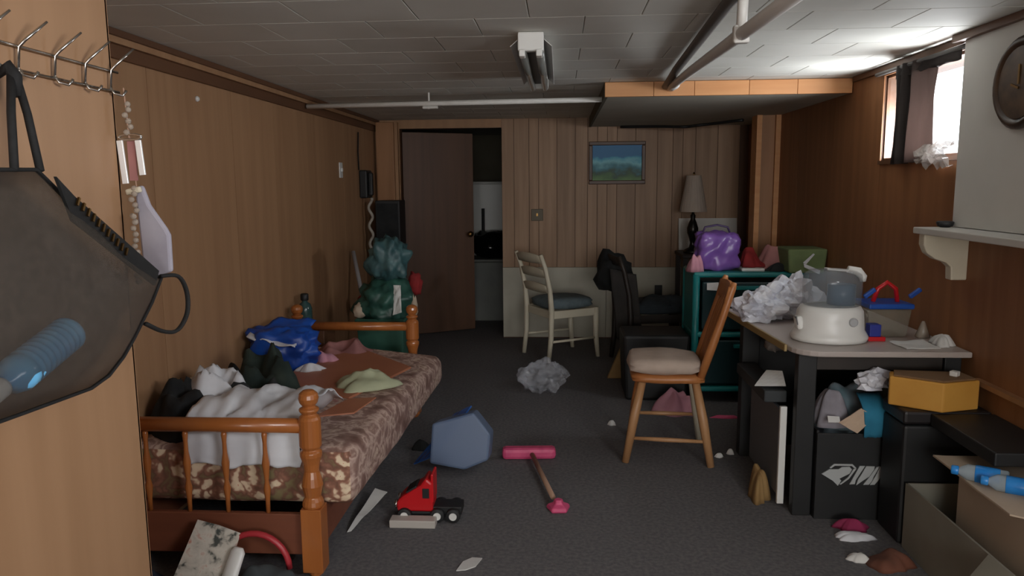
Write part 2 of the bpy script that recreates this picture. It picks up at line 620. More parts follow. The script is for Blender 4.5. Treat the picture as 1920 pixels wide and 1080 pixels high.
# window
win = struct('window_1', bx(XR + .015, XR + .04, WY0, WY1, WZ0, WZ0 + .014), trim_m)
for b_ in ((WY0, WY1, WZ1 - .014, WZ1), (WY0, WY0 + .012, WZ0, WZ1), (WY1 - .012, WY1, WZ0, WZ1), (3.83, 3.85, WZ0, WZ1)):
    sub('window_frame', bx(XR + .015, XR + .04, *b_), trim_m, win)
sub('pane', bx(XR + .026, XR + .029, WY0 + .012, 3.83, WZ0 + .014, WZ1 - .014), glass_m, win)
sub('pane', bx(XR + .026, XR + .029, 3.85, WY1 - .012, WZ0 + .014, WZ1 - .014), glass_m, win)
sub('window_sill', bx(XR - .012, XR + .015, WY0, WY1, WZ0 - .018, WZ0 + .001), trim_m, win)

# back wall: door opening on the left, planks above a painted wainscot
DX0, DX1, DZ = -1.50, -.54, 1.99
wb_b = BM()
bx(-2.0, DX0, YB + .012, YB + .12, 0, H + .01, wb_b)
bx(DX0, DX1, YB + .012, YB + .12, DZ, H + .01, wb_b)
bx(DX1, 2.0, YB + .012, YB + .12, 0, H + .01, wb_b)
wb = struct('wall_back', wb_b, trim_m)
random.seed(4)
xs = [DX1]
while xs[-1] < 1.50:
    xs.append(xs[-1] + random.choice([.09, .115, .14, .17, .20]))
xs[-1] = 1.645
for a, b in zip(xs, xs[1:]):
    obj('plank', bx(a + .002, b - .002, YB, YB + .012, .685, H), plank_m, wb, bevel=.002)
xs = [DX1, .44, 1.145]
for a, b in zip(xs, xs[1:]):
    obj('wainscot_panel', bx(a + .0015, b - .0015, YB - .004, YB + .012, .012, .683), wains, wb, bevel=.002)
obj('panel', bx(1.147, 1.645, YB, YB + .012, .0, .683), plank_m, wb)
obj('panel', bx(1.648, XR, YB + .004, YB + .012, 0, H), door_m, wb)
obj('header_board', bx(DX0 - .0, DX1, YB, YB + .012, DZ + .002, H), panel_m, wb)
obj('side_board', bx(XL, DX0, YB, YB + .012, 0, H), panel_m, wb)
tr3 = struct('trim_3', bx(-1.70, -1.535, YB - .10, YB - .001, 0, 2.045), trim_l, bevel=.004)
sub('post_edge', bx(-1.534, -1.505, YB - .06, YB - .001, 0, 2.045), panel_m, tr3)
# post against the right wall
tr4 = struct('trim_4', bx(1.575, 1.68, 6.07, 6.20, 0, 1.985), trim_l)
sub('post_edge', bx(1.535, 1.574, 6.04, 6.20, 0, 1.985), soff_f, tr4)
sub('post_edge', bx(1.681, 1.719, 6.04, 6.20, 0, 1.985), soff_f, tr4)

# dropped soffit in the far right corner
so = struct('ceiling_soffit', bx(.29, XR - .001, 4.64, YB - .001, 1.985, H - .002), soff_u)
sb = [.27, .56, .80, 1.12, 1.40, 1.715]
for a, b in zip(sb, sb[1:]):
    obj('fascia_board', bx(a + .001, b - .001, 4.615, 4.639, 1.982, H - .003), soff_f, so, bevel=.002)
obj('side_board', bx(.27, .289, 4.641, YB - .002, 1.982, H - .003), dark_m, so)

# rear wall behind the photographer with an added, unseen window opening
rw = BM()
bx(-2.0, -.75, -4.35, -4.2, 0, H, rw)
bx(1.65, 2.0, -4.35, -4.2, 0, H, rw)
bx(-.75, 1.65, -4.35, -4.2, 0, .85, rw)
bx(-.75, 1.65, -4.35, -4.2, 2.05, H, rw)
struct('wall_rear', rw, panel_m)

# room beyond the door
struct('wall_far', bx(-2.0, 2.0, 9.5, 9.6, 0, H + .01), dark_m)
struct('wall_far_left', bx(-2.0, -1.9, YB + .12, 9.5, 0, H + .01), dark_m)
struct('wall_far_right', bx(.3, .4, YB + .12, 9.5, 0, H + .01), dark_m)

# open door
dr = struct('door_1', bx(0, .72, -.018, .018, .012, 1.965), door_m, loc=(-1.495, YB + .075, 0), rot=(0, 0, radians(29)), bevel=.003)
kb = BM()
lathe(kb, [(.012, 0), (.012, .03), (.028, .045), (.03, .06), (.018, .075)], seg=14, M=Matrix.Rotation(pi / 2, 4, 'X'))
obj('door_knob', kb, brassm, dr, loc=(.66, -.018, .98), world=False, smooth=True)

# ---------------------------------------------------------------- ceiling fittings
lx0 = -.115
T = thing('fluorescent_light', 'white fluorescent strip light with two bare tubes hung under the ceiling', 'light', (lx0, 3.6, H))
obj('housing', bx(lx0 - .045, lx0 + .045, 3.10, 4.30, 2.022, H - .001), dark_grey, T, bevel=.004)
obj('end_cap', bx(lx0 - .052, lx0 + .052, 3.075, 3.115, 1.995, H - .001), white_plastic, T, bevel=.006)
obj('end_cap', bx(lx0 - .052, lx0 + .052, 4.285, 4.325, 1.995, H - .001), white_plastic, T, bevel=.006)
for s in (-1, 1):
    b = BM()
    tube(b, [(lx0 + s * .034, 3.10, 2.0), (lx0 + s * .034, 4.30, 2.0)], .017, 14)
    obj('tube', b, mat('fluorescent tube glass %d' % s, (120, 122, 118), rough=.18), T, smooth=True)
    b = BM()
    bx(lx0 + s * .034 - .012, lx0 + s * .034 + .012, 3.06, 3.12, 1.972, 2.0, b)
    obj('lamp_holder', b, white_plastic, T, bevel=.004)
    b = BM()
    sheet(b, (lx0 + s * .05, 3.115, 2.05), (lx0 + s * .05, 4.285, 2.05), (lx0 + s * .085, 4.285, 2.02), (lx0 + s * .085, 3.115, 2.02), 2, 0)
    obj('reflector', b, grey_pipe, T, solid=.002)

b = BM()
tube(b, [(-1.70, 5.06, 2.0), (.27, 4.92, 2.0)], .0165, 12)
T = thing('curtain_rod', 'long white rod spanning under the ceiling from left wall to soffit', 'rod', (-.7, 5.0, 2.0))
obj('rod', b, white_pipe, T, smooth=True)
b = BM()
tube(b, [(-.86, 5.0, H), (-.86, 5.0, 1.965)], .006, 8)
tube(b, [(-.90, 5.0, 1.975), (-.80, 4.99, 1.975)], .009, 8)
obj('hanger', b, white_pipe, T)

T = thing('ceiling_pipe', 'pale grey pipe running below the ceiling towards the soffit', 'pipe', (.62, 3.0, 1.95))
b = BM()
tube(b, [(.60, .9, 1.915), (.57, 2.48, 1.93), (.60, 3.55, 1.975), (.655, 4.60, 2.03)], .021, 12)
obj('pipe', b, grey_pipe, T, smooth=True)
b = BM()
tube(b, [(.57, 2.48, 1.925), (.57, 2.46, H)], .0165, 10)
obj('hanger', b, white_pipe, T, smooth=True)
b = BM()
box(b, (.57, 2.48, 1.93), (.05, .03, .055))
obj('clamp', b, white_pipe, T, bevel=.006)
b = BM()
tube(b, [(.655, 4.40, 2.022), (.66, 4.615, 2.033)], .027, 12)
obj('coupling', b, grey_pipe, T, smooth=True)

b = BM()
tube(b, [(.545, 1.0, 2.05), (.55, 2.6, 2.05), (.60, 4.0, 2.045), (.63, 4.61, 2.035)], .024, 10, flat=.7)  # flat dark strip added to stand in for the pipe's ceiling shadow
tag(obj('pipe_shadow_strip', b, dark_grey, smooth=True), 'dark grey strip in place of the pale pipe shadow on the ceiling', 'shadow strip')

# ---------------------------------------------------------------- wire hook rack and what hangs on it
XW = -1.0
T = thing('hook_rack', 'chrome wire hook rack with upturned prongs on the near oak wall', 'hook rack', (XW, 1.4, 1.72))
b = BM()
tube(b, [(XW + .008, .75, 1.735), (XW + .008, 1.67, 1.725)], .003, 8)
tube(b, [(XW + .008, .75, 1.69), (XW + .008, 1.67, 1.682)], .003, 8)
obj('rail', b, steel, T, smooth=True)
for yy in (1.27, 1.365, 1.465, 1.56, 1.65):
    b = BM()
    tube(b, [(XW + .008, yy - .012, 1.685), (XW + .012, yy - .010, 1.727), (XW + .022, yy - .006, 1.739), (XW + .050, yy + .02, 1.776)], [.003, .003, .0032, .0022], 8)
    h = obj('hook', b, steel, T, smooth=True)
    b = BM()
    tube(b, [(XW + .008, yy - .012, 1.69), (XW + .014, yy - .008, 1.676), (XW + .028, yy, 1.672), (XW + .034, yy + .006, 1.684)], .0028, 8)
    obj('lower_hook', b, steel, T, smooth=True)

# mesh bag
out = [(.80, 1.50), (1.02, 1.502), (1.16, 1.50), (1.265, 1.502), (1.33, 1.455), (1.45, 1.375), (1.56, 1.305), (1.645, 1.262), (1.60, 1.215), (1.52, 1.15), (1.475, 1.118), (1.42, 1.092), (1.36, 1.082), (1.18, 1.09), (.98, 1.10), (.80, 1.10)]


def puffy(outl, xc, half, n=5, seed=0.0):
    b = BM()
    cy = sum(p[0] for p in outl) / len(outl)
    cz = sum(p[1] for p in outl) / len(outl)
    res = []
    N = len(outl)
    dense = []
    for i in range(N):
        p, q = outl[i], outl[(i + 1) % N]
        for k in range(3):
            dense.append((p[0] + (q[0] - p[0]) * k / 3, p[1] + (q[1] - p[1]) * k / 3))
    N = len(dense)
    rim = [b.verts.new((xc, p[0], p[1])) for p in dense]
    for s in (1, -1):
        prev = rim
        for i in range(1, n):
            t = i / n
            ring = []
            for p in dense:
                yy_, zz_ = p[0] + (cy - p[0]) * t, p[1] + (cz - p[1]) * t
                d = s * half * (math.sin(min(1, t * 1.25) * pi / 2)) * (1 + .35 * noise.noise(Vector((yy_ * 9, zz_ * 9, seed))))
                ring.append(b.verts.new((xc + d, yy_, zz_)))
            for k in range(N):
                b.faces.new((prev[k], prev[(k + 1) % N], ring[(k + 1) % N], ring[k]))
            prev = ring
        cv = b.verts.new((xc + s * half, cy, cz))
        for k in range(N):
            b.faces.new((prev[k], prev[(k + 1) % N], cv))
    return b


XB = -.912
T = thing('mesh_bag', 'large black mesh bag slung from the wire rack on the near wall', 'bag', (XB, 1.2, 1.08))
obj('body', puffy(out, XB, .07), mesh_m, T, smooth=True)
b = BM()
tube(b, [(XB, p[0], p[1]) for p in out + out[:1]], .0045, 8, flat=.8)
obj('piping', b, strap_m, T, smooth=True)
b = BM()
tube(b, [(-.960, 1.290, 1.665), (-.94, 1.255, 1.60), (XB, 1.212, 1.50)], .007, 8)
tube(b, [(-.958, 1.300, 1.665), (-.94, 1.295, 1.60), (XB, 1.275, 1.50)], .007, 8)
tube(b, [(-.985, 1.29, 1.668), (-.966, 1.295, 1.682), (-.958, 1.296, 1.665), (-.955, 1.294, 1.63)], [.008, .012, .013, .010], 8)
obj('strap', b, strap_m, T, smooth=True)
b = BM()
tube(b, spline([(XB + .01, 1.625, 1.27), (XB + .03, 1.665, 1.265), (XB + .035, 1.69, 1.225), (XB + .035, 1.685, 1.175), (XB + .03, 1.645, 1.142), (XB + .02, 1.60, 1.148), (XB + .01, 1.55, 1.175)]), .0065, 8, flat=.7)
obj('handle', b, strap_m, T, smooth=True)
b = BM()
for i in range(11):
    t = i / 10
    box(b, (XB + .028, 1.33 + .14 * t, 1.445 - .105 * t), (.004, .005, .016), (radians(-30), 0, 0))
obj('zipper_teeth', b, brassm, T)
b = BM()
prism(b, [(1.285, 1.49), (1.33, 1.455), (1.60, 1.285), (1.58, 1.255), (1.32, 1.41)], 'x', XB + .016, XB + .022)
obj('edge_band', b, strap_m, T)

# bottle inside the mesh bag
T = thing('water_bottle', 'ribbed blue plastic bottle lying inside the black mesh bag', 'bottle', (XB + .028, 1.24, 1.10))
Mb = Matrix.Rotation(radians(-62), 4, 'X')
pr = [(.030, 0), (.033, .006)]
for i in range(9):
    pr += [(.033, .014 + i * .014), (.0305, .018 + i * .014), (.033, .022 + i * .014)]
pr += [(.033, .15), (.026, .168), (.014, .18), (.014, .19)]
b = BM()
lathe(b, pr, (XB + .006, 1.305, 1.205), 18, M=Matrix.Rotation(radians(107), 4, 'X') @ Matrix.Identity(4))
obj('bottle_body', b, mat('bottle blue', (120, 196, 240), (90, 164, 220), rough=.2, scale=(10, 10, 10)), T, smooth=True)
b = BM()
lathe(b, [(.017, .185), (.018, .19), (.018, .212), (.015, .216)], (XB + .006, 1.305, 1.205), 16, M=Matrix.Rotation(radians(107), 4, 'X'))
obj('bottle_cap', b, white_plastic, T, smooth=True)

# things hanging from the last hook, at the wall's end
XH, YH = -.972, 1.655
T = thing('bead_chain', 'string of clear beads hanging from the last rack hook', 'beads', (XH, YH, 1.2))
b = BM()
tube(b, [(XH, YH, 1.69), (XH + .004, YH, 1.58)], .0015, 6)
obj('cord', b, stickw, T)
bead = BM()
bmesh.ops.create_icosphere(bead, subdivisions=2, radius=.0068)
bm_ = shared('bead', bead, mat('glass bead', (176, 164, 150), rough=.12, alpha=.65))
for i in range(22):
    z = 1.655 - i * .0125
    if 1.47 < z < 1.585:
        continue
    piece('bead', bm_, None, T, (XH + .004 + .004 * sin(i * 2.1), YH + .004 * cos(i * 1.7), z))
for i in range(12):
    piece('bead', bm_, None, T, (XH + .012 + .003 * sin(i * 2.3), YH - .02, 1.405 - i * .0135))
T = thing('metal_clip', 'chrome ring with two bright steel bars hanging beside the oak wall', 'clip', (XH, YH, 1.48))
b = BM()
tube(b, [(XH + .006 + .027 * cos(a * pi / 8), YH, 1.582 + .006 * sin(a * pi / 8)) for a in range(17)], .003, 8)
obj('ring', b, steel, T, smooth=True)
bar_m = mat('polished steel bar', (245, 245, 245), rough=.2, metal=.2)
for s, z0 in ((-1, 1.478), (1, 1.497)):
    b = BM()
    box(b, (XH + .006 + s * .021, YH, (1.575 + z0) / 2), (.014, .005, 1.575 - z0), (0, radians(-4), 0))
    obj('bar', b, bar_m, T, bevel=.001)
b = BM()
box(b, (XH + .006, YH + .004, 1.53), (.018, .004, .09))
obj('web_strip', b, rosec, T)
T = thing('cloth_tag', 'pale lavender cloth bag with cream toggle hanging behind the mesh bag', 'cloth bag', (XH, YH + .02, 1.28))
b = BM()
prism(b, [(XH - .002, 1.47), (XH + .016, 1.475), (XH + .03, 1.43), (XH + .066, 1.375), (XH + .073, 1.36), (XH + .072, 1.275), (XH + .03, 1.262), (XH + .004, 1.28)], 'y', YH + .014, YH + .03)
obj('pouch', b, mat('lavender cloth', (176, 172, 182), (160, 156, 168), rough=.8, scale=(14, 14, 14)), T, bevel=.006)
b = BM()
box(b, (XH + .002, YH + .006, 1.462), (.036, .012, .014), (0, radians(-12), 0))
obj('toggle', b, cream, T, bevel=.004)
b = BM()
tube(b, [(XH, YH, 1.69), (XH + .004, YH + .015, 1.47)], .0015, 6)
obj('cord', b, stickw, T)

# small wall things on the left wall
b = BM()
lathe(b, [(.012, 0), (.014, .006), (.008, .014)], (XL, 3.55, 1.885), 12, M=Matrix.Rotation(pi / 2, 4, 'Y'))
tag(obj('coat_peg', b, white_plastic), 'small white knob high on the left panelled wall', 'knob')
T = thing('light_switch', 'white switch plate on the left wall near the far corner', 'switch', (XL, 5.88, 1.59))
obj('plate', bx(XL, XL + .008, 5.84, 5.92, 1.53, 1.65), white_plastic, T, bevel=.003)
obj('toggle', bx(XL + .008, XL + .02, 5.872, 5.888, 1.58, 1.605), white_plastic, T)
T = thing('wall_phone', 'black wall telephone on the left wall by the far corner', 'telephone', (XL, 6.52, 1.36))
obj('body', bx(XL, XL + .07, 6.42, 6.60, 1.36, 1.60), black_m, T, bevel=.012)
obj('handset', bx(XL + .07, XL + .11, 6.45, 6.50, 1.38, 1.58), black_m, T, bevel=.012)
b = BM()
tube(b, [(XL + .01, 6.40, 1.60), (XL + .012, 6.38, 1.75), (XL + .01, 6.42, 1.92)], .012, 6, flat=.4)
obj('cord', b, black_m, T)
b = BM()
pts = []
for i in range(40):
    t = i / 39
    pts.append((-1.645 + .016 * cos(t * 22), 6.45 + .016 * sin(t * 22), 1.36 - .55 * t))
tube(b, pts, .013, 8)
tag(obj('twisted_garland', b, mat('garland white', (168, 160, 148), rough=.6), smooth=True), 'white twisted garland hanging beside the black speaker', 'garland')

# ---------------------------------------------------------------- left far corner clutter
T = thing('floor_speaker', 'tall black loudspeaker standing before the far left post', 'speaker', (-1.50, 6.62, 0))
obj('cabinet', bx(-1.615, -1.40, 6.5, 6.75, .0, 1.335), black_m, T, bevel=.006)
obj('grille', bx(-1.60, -1.415, 6.488, 6.5, .30, 1.31), black_cloth, T, bevel=.003)
b = BM()
tube(b, [(-1.70, 6.05, .93), (-1.60, 5.9, .60), (-1.50, 5.75, .0)], [.017, .018, .018], 10)
T = thing('broom', 'white stick leaning by the left wall with red collar', 'broom', (-1.6, 5.9, 0))
obj('handle', b, mat('broom white', (170, 168, 170), rough=.5), T, smooth=True)
b = BM()
sack(b, (-1.585, 5.87, .47), (.05, .05, .13), 3.1, .2)
obj('collar', b, redc, T, smooth=True)

T = thing('storage_bin', 'dark green plastic bin standing behind the bed headboard', 'bin', (-1.2, 5.0, 0))
b = BM()
lathe(b, [(.14, 0), (.145, .01), (.175, .55), (.185, .555), (.185, .575), (.165, .575), (.135, .03)], (-1.21, 5.05, 0), 4, sx=1.3, sy=1.3, M=Matrix.Rotation(pi / 4, 4, 'Z'))
obj('bin_body', b, greenbin, T, bevel=.01)
b = BM()
sack(b, (-1.20, 5.05, .50), (.185, .16, .36), 1.7, .30, 1.6, sub=4)
tag(obj('plastic_bag', b, greenbag, smooth=True), 'stuffed green plastic bag heaped in the green bin', 'bag')
b = BM()
sack(b, (-1.18, 5.08, .80), (.145, .13, .33), 5.3, .30, 1.6, sub=4)
tag(obj('plastic_bag', b, tealbag, smooth=True), 'pale teal plastic bag topmost behind the bed headboard', 'bag')
b = BM()
sheet(b, (-1.12, 4.90, .60), (-1.06, 4.90, .62), (-1.07, 4.93, .80), (-1.12, 4.94, .80), 8, .02, 20)
tag(obj('paper_scrap', b, paper, solid=.002), 'white strip of plastic tucked against the green bag', 'scrap')
b = BM()
sack(b, (-1.36, 4.95, .575), (.045, .04, .10), 7.7, .25)
tag(obj('stuffed_toy', b, card, smooth=True), 'small tan soft toy left of the green bag', 'toy')
b = BM()
sack(b, (-1.0, 5.0, .56), (.03, .03, .16), 2.2, .3)
tag(obj('stuffed_toy', b, card, smooth=True), 'small tan soft toy right of the green bag', 'toy')
b = BM()
sack(b, (-1.02, 5.18, .70), (.05, .04, .16), 9.2, .3)
tag(obj('red_rag', b, redc, smooth=True), 'dull red rag sticking out right of the teal bag', 'rag')

# bottle standing beyond the bed by the wall, on a low ledge box
b = bx(-1.725, -1.52, 4.66, 4.90, 0, .545)
tag(obj('low_stand', b, trim_m, bevel=.006), 'narrow dark stand between bed headboard and left wall', 'stand')
T = thing('dark_bottle', 'dark teal bottle with black cap standing against the left wall', 'bottle', (-1.66, 4.72, .545))
b = BM()
lathe(b, [(.038, 0), (.045, .008), (.045, .13), (.036, .16), (.018, .175), (.018, .19)], (-1.66, 4.72, .545), 18)
obj('bottle_body', b, mat('teal glass', (46, 76, 76), (70, 96, 92), rough=.2, scale=(12, 12, 12)), T, smooth=True)
b = BM()
lathe(b, [(.024, .185), (.026, .19), (.026, .225), (.02, .23)], (-1.66, 4.72, .545), 16)
obj('bottle_cap', b, black_m, T, smooth=True)

# ---------------------------------------------------------------- room beyond: freezer, box, bag
T = thing('freezer', 'white upright freezer in the dark room beyond the door', 'freezer', (-.72, 8.75, 0))
obj('cabinet', bx(-1.10, -.35, 8.55, 9.1, .02, 1.50), white_enamel, T, bevel=.015)
obj('freezer_door', bx(-1.09, -.36, 8.49, 8.545, .06, 1.48), white_enamel, T, bevel=.015)
obj('handle', bx(-1.0, -.975, 8.45, 8.49, .9, 1.2), steel, T, bevel=.004)
obj('foot', bx(-1.05, -.40, 8.58, 9.05, 0, .02), black_m, T)
T = thing('grey_chest', 'low grey chest under a black bag beyond the door', 'chest', (-.72, 8.1, 0))
obj('body', bx(-.98, -.5, 7.95, 8.4, 0, .64), mat('grey chest paint', (110, 112, 106), (98, 100, 96), rough=.6, scale=(4, 4, 4)), T, bevel=.01)
obj('lid', bx(-.99, -.49, 7.94, 8.41, .642, .67), mat('grey chest lid', (104, 106, 102), rough=.6), T, bevel=.006)
b = BM()
sack(b, (-.74, 8.15, .672), (.26, .2, .30), 4.4, .3, 1.7)
tag(obj('trash_bag', b, mat('black bag film', (14, 15, 17), rough=.18), smooth=True), 'glossy black trash bag seen through the open door', 'bag')
b = BM()
tube(b, [(-.86, 8.40, .672), (-.86, 8.42, 1.20)], .018, 8)
tag(obj('black_stick', b, black_m), 'black upright stick behind the trash bag beyond the door', 'stick')

# ---------------------------------------------------------------- bed
BX0, BX1, BY0, BY1 = -1.66, -.925, 2.62, 4.57
T = thing('wooden_bed', 'honey wood single bed with turned posts and spindled footboard', 'bed', ((BX0 + BX1) / 2, 3.6, 0))
post_prof = [(.030, 0), (.034, .004)]
turn = [(.038, .275), (.041, .285), (.038, .30), (.030, .315), (.034, .335), (.040, .36), (.034, .39), (.027, .415), (.031, .445), (.041, .475), (.041, .49),
        (.032, .50), (.041, .512), (.041, .615), (.036, .625), (.026, .635), (.037, .648), (.037, .655), (.022, .664), (.033, .678), (.0375, .695), (.034, .712), (.020, .724), (.004, .728)]
for (px, py) in ((BX0, BY0), (BX1, BY0), (BX0, BY1), (BX1, BY1)):
    b = BM()
    box(b, (px, py, .15), (.078, .078, .25))
    lathe(b, [(.018, 0), (.026, .006), (.026, .03)], (px, py, 0), 12)
    lathe(b, turn, (px, py, 0), 18)
    obj('post', b, bedwood, T, bevel=.003)
for py in (BY0, BY1):
    b = BM()
    tube(b, [(BX0 + .03, py, .588), (BX1 - .03, py, .588)], [.028, .028], 12)
    obj('top_rail', b, bedwood, T, smooth=True)
    obj('end_board', bx(BX0 + .035, BX1 - .035, py - .012, py + .012, .085, .246), bedboard, T, bevel=.004)
for xx in (-1.56, -1.405, -1.255, -1.10):
    b = BM()
    lathe(b, [(.008, .246), (.009, .30), (.014, .34), (.008, .37), (.012, .41), (.015, .44), (.009, .48), (.008, .52), (.011, .55), (.008, .565)], (xx, BY0, 0), 10)
    obj('spindle', b, bedwood, T, smooth=True)
for xx in (BX0, BX1):
    obj('side_rail', bx(xx - .013, xx + .013, BY0 + .04, BY1 - .04, .085, .246), bedboard, T, bevel=.004)
# mattress: rounded slab, a little crooked and overhanging the open side
b = BM()


def mattress(u, v):
    pass


N1, N2 = 22, 40
MX0, MX1, MY0, MY1, MZ0, MZ1 = -1.70, -.775, 2.672, 4.52, .25, .475
rc = .05
prof2 = []
for k in range(5):
    a = -pi / 2 + k * pi / 8
    prof2.append((cos(a) * rc, MZ0 + rc + sin(a) * rc))
for k in range(5):
    a = k * pi / 8
    prof2.append((cos(a) * rc, MZ1 - rc + sin(a) * rc))


def rr(inset):
    """rounded rectangle outline of the mattress inset by a distance"""
    pts = []
    cr = .07
    for (cx, cy, a0) in ((MX1 - cr, MY0 + cr, -90), (MX1 - cr, MY1 - cr, 0), (MX0 + cr, MY1 - cr, 90), (MX0 + cr, MY0 + cr, 180)):
        for k in range(6):
            a = radians(a0 + k * 18)
            pts.append((cx + cos(a) * (cr - inset), cy + sin(a) * (cr - inset)))
    # densify the long runs
    outp = []
    n = len(pts)
    for i in range(n):
        p, q = Vector(pts[i]), Vector(pts[(i + 1) % n])
        m = max(1, int((q - p).length / .06))
        for k in range(m):
            outp.append(p.lerp(q, k / m))
    return outp


def warpm(p, z):
    t = (p[1] - MY0) / (MY1 - MY0)
    x = p[0] + .055 * t * max(0, (p[0] - MX0) / (MX1 - MX0))
    r = (x - MX0) / (MX1 - MX0)
    dz = .008 * noise.noise(Vector((x * 5, p[1] * 5, z * 3)))
    if z > .36:
        dz -= .075 * max(0, t - .35) * max(0, r - .45) * 2.2
    return (x + .006 * noise.noise(Vector((p[1] * 8, z * 9, 2))), p[1] + .006 * noise.noise(Vector((p[0] * 8, z * 9, 5))), z + dz)


base_out = rr(rc)
rings = []
for off, z in prof2:
    ring = []
    o2 = rr(rc - off)
    if len(o2) != len(base_out):
        o2 = None
    for i, p in enumerate(base_out):
        c2 = Vector(((MX0 + MX1) / 2, (MY0 + MY1) / 2))
        # outward direction
        ex = min(max(p.x, MX0 + .12), MX1 - .12)
        ey = min(max(p.y, MY0 + .12), MY1 - .12)
        d = (p - Vector((ex, ey)))
        d = d.normalized() if d.length > 1e-6 else Vector((0, 0))
        q = p + d * off
        ring.append(b.verts.new(warpm(q, z)))
    rings.append(ring)
nn = len(base_out)
side_faces = []
for a_, c_ in zip(rings, rings[1:]):
    for k in range(nn):
        b.faces.new((a_[k], a_[(k + 1) % nn], c_[(k + 1) % nn], c_[k]))
# top by shrinking rings toward the centre line
prev = rings[-1]
for t in (.15, .35, .6, .85):
    ring = []
    for i, p in enumerate(base_out):
        cx = (MX0 + MX1) / 2
        cy = min(max(p.y, MY0 + .4), MY1 - .4)
        q = p.lerp(Vector((cx, cy)), t)
        ring.append(b.verts.new(warpm(q, MZ1 + .006 * t)))
    for k in range(nn):
        b.faces.new((prev[k], prev[(k + 1) % nn], ring[(k + 1) % nn], ring[k]))
    prev = ring
bmesh.ops.holes_fill(b, edges=[e for e in b.edges if e.is_boundary], sides=0)
me_o = obj('mattress', b, floral, smooth=True)
tag(me_o, 'sagging floral mattress lying crooked on the wooden bed', 'mattress')
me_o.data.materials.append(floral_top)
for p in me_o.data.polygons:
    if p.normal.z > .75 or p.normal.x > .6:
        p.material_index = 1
b = BM()
zz = MZ1 - .012
# clothes and other things lying on the mattress
MT = MZ1 - .004


def heap(name, m, label, cat, c, rx, ry, h, seed, rot=0.0, freq=6.0, rag=.3, fold=.55, group=None):
    b = BM()
    lump(b, c, rx, ry, h, seed, rot, freq=freq, rag=rag, fold=fold)
    o = obj(name, b, m, smooth=True)
    return tag(o, label, cat, group)


heap('black_garment', black_cloth, 'crumpled black garment on the bed next to the near wall', 'clothing', (-1.56, 2.93, MT), .15, .20, .22, 1.3, .3, 8, fold=.45)
heap('white_garment', white_cloth, 'crumpled white shirt in the middle of the bed clothes heap', 'clothing', (-1.46, 3.02, MT), .19, .19, .25, 4.1, .2, 8, fold=.45)
heap('dark_green_garment', green_cloth, 'dark green and black garment crowning the heap on the bed', 'clothing', (-1.35, 3.25, MT), .23, .17, .29, 7.2, -.3, 8, fold=.45)
heap('black_sleeve', black_cloth, 'black sleeve lying across the white clothes on the bed', 'clothing', (-1.36, 2.99, MT + .08), .24, .05, .14, 9.4, .42, 10)
heap('white_sock', white_cloth, 'small balled white sock at the right of the dark garment', 'clothing', (-1.17, 3.2, MT), .05, .045, .11, 3.3)
b = BM()
path = [(3.16, .52), (3.04, .615), (2.92, .635), (2.80, .63), (2.69, .59), (2.652, .51), (2.648, .45), (2.650, .415)]


def sheetf(u, v):
    t = v * (len(path) - 1)
    i = min(int(t), len(path) - 2)
    f = t - i
    y_ = path[i][0] + (path[i + 1][0] - path[i][0]) * f
    z_ = path[i][1] + (path[i + 1][1] - path[i][1]) * f
    x_ = -1.42 + .44 * u + .05 * (1 - v) * (u - .5)
    x_ += .012 * noise.noise(Vector((u * 5, v * 6, 3)))
    top_amt = max(0, 1 - v * 1.35)
    z_ += .05 * (1 - abs(noise.noise(Vector((u * 3.2, v * 3.0, 1.5)))) * 2) * top_amt - (.03 * top_amt)
    z_ += .03 * (.4 - abs(noise.noise(Vector((u * 8, v * 7, 7.5))))) * (1.2 if v < .6 else .3)
    y_ += .008 * noise.noise(Vector((u * 14, v * 4, 2.5)))*(1 if v < .5 else .4)
    if v > .6:
        y_ += .004 * sin(u * 30)
        z_ -= (v - .6) * .05 * noise.noise(Vector((u * 4, 0, 9)))
    return Vector((x_, y_, max(z_, MT + .012) if y_ > 2.67 else z_))


grid(b, sheetf, 30, 30)
tag(obj('white_sheet', b, white_cloth, smooth=True, solid=.004), 'white sheet bunched over the mattress end behind the footboard rail', 'sheet')

T = thing('blue_bag', 'bright blue plastic bag on the bed by the left wall', 'bag', (-1.5, 3.95, MT))
b = BM()
sack(b, (-1.52, 3.96, MT), (.19, .15, .24), 2.6, .26, 1.6, boxy=.7, sub=4)
obj('bag_body', b, bluebag_m, T, smooth=True)
b = BM()
sheet(b, (-1.68, 3.84, .665), (-1.40, 3.80, .62), (-1.42, 3.90, .66), (-1.66, 3.95, .70), 12, .03, 12)
obj('white_trim', b, white_cloth, T, smooth=True, solid=.006)
b = BM()
sheet(b, (-1.66, 3.98, .68), (-1.40, 4.02, .675), (-1.38, 4.10, .72), (-1.6, 4.10, .72), 10, .02, 12)
obj('back_flap', b, bluebag_m, T, smooth=True, solid=.004)

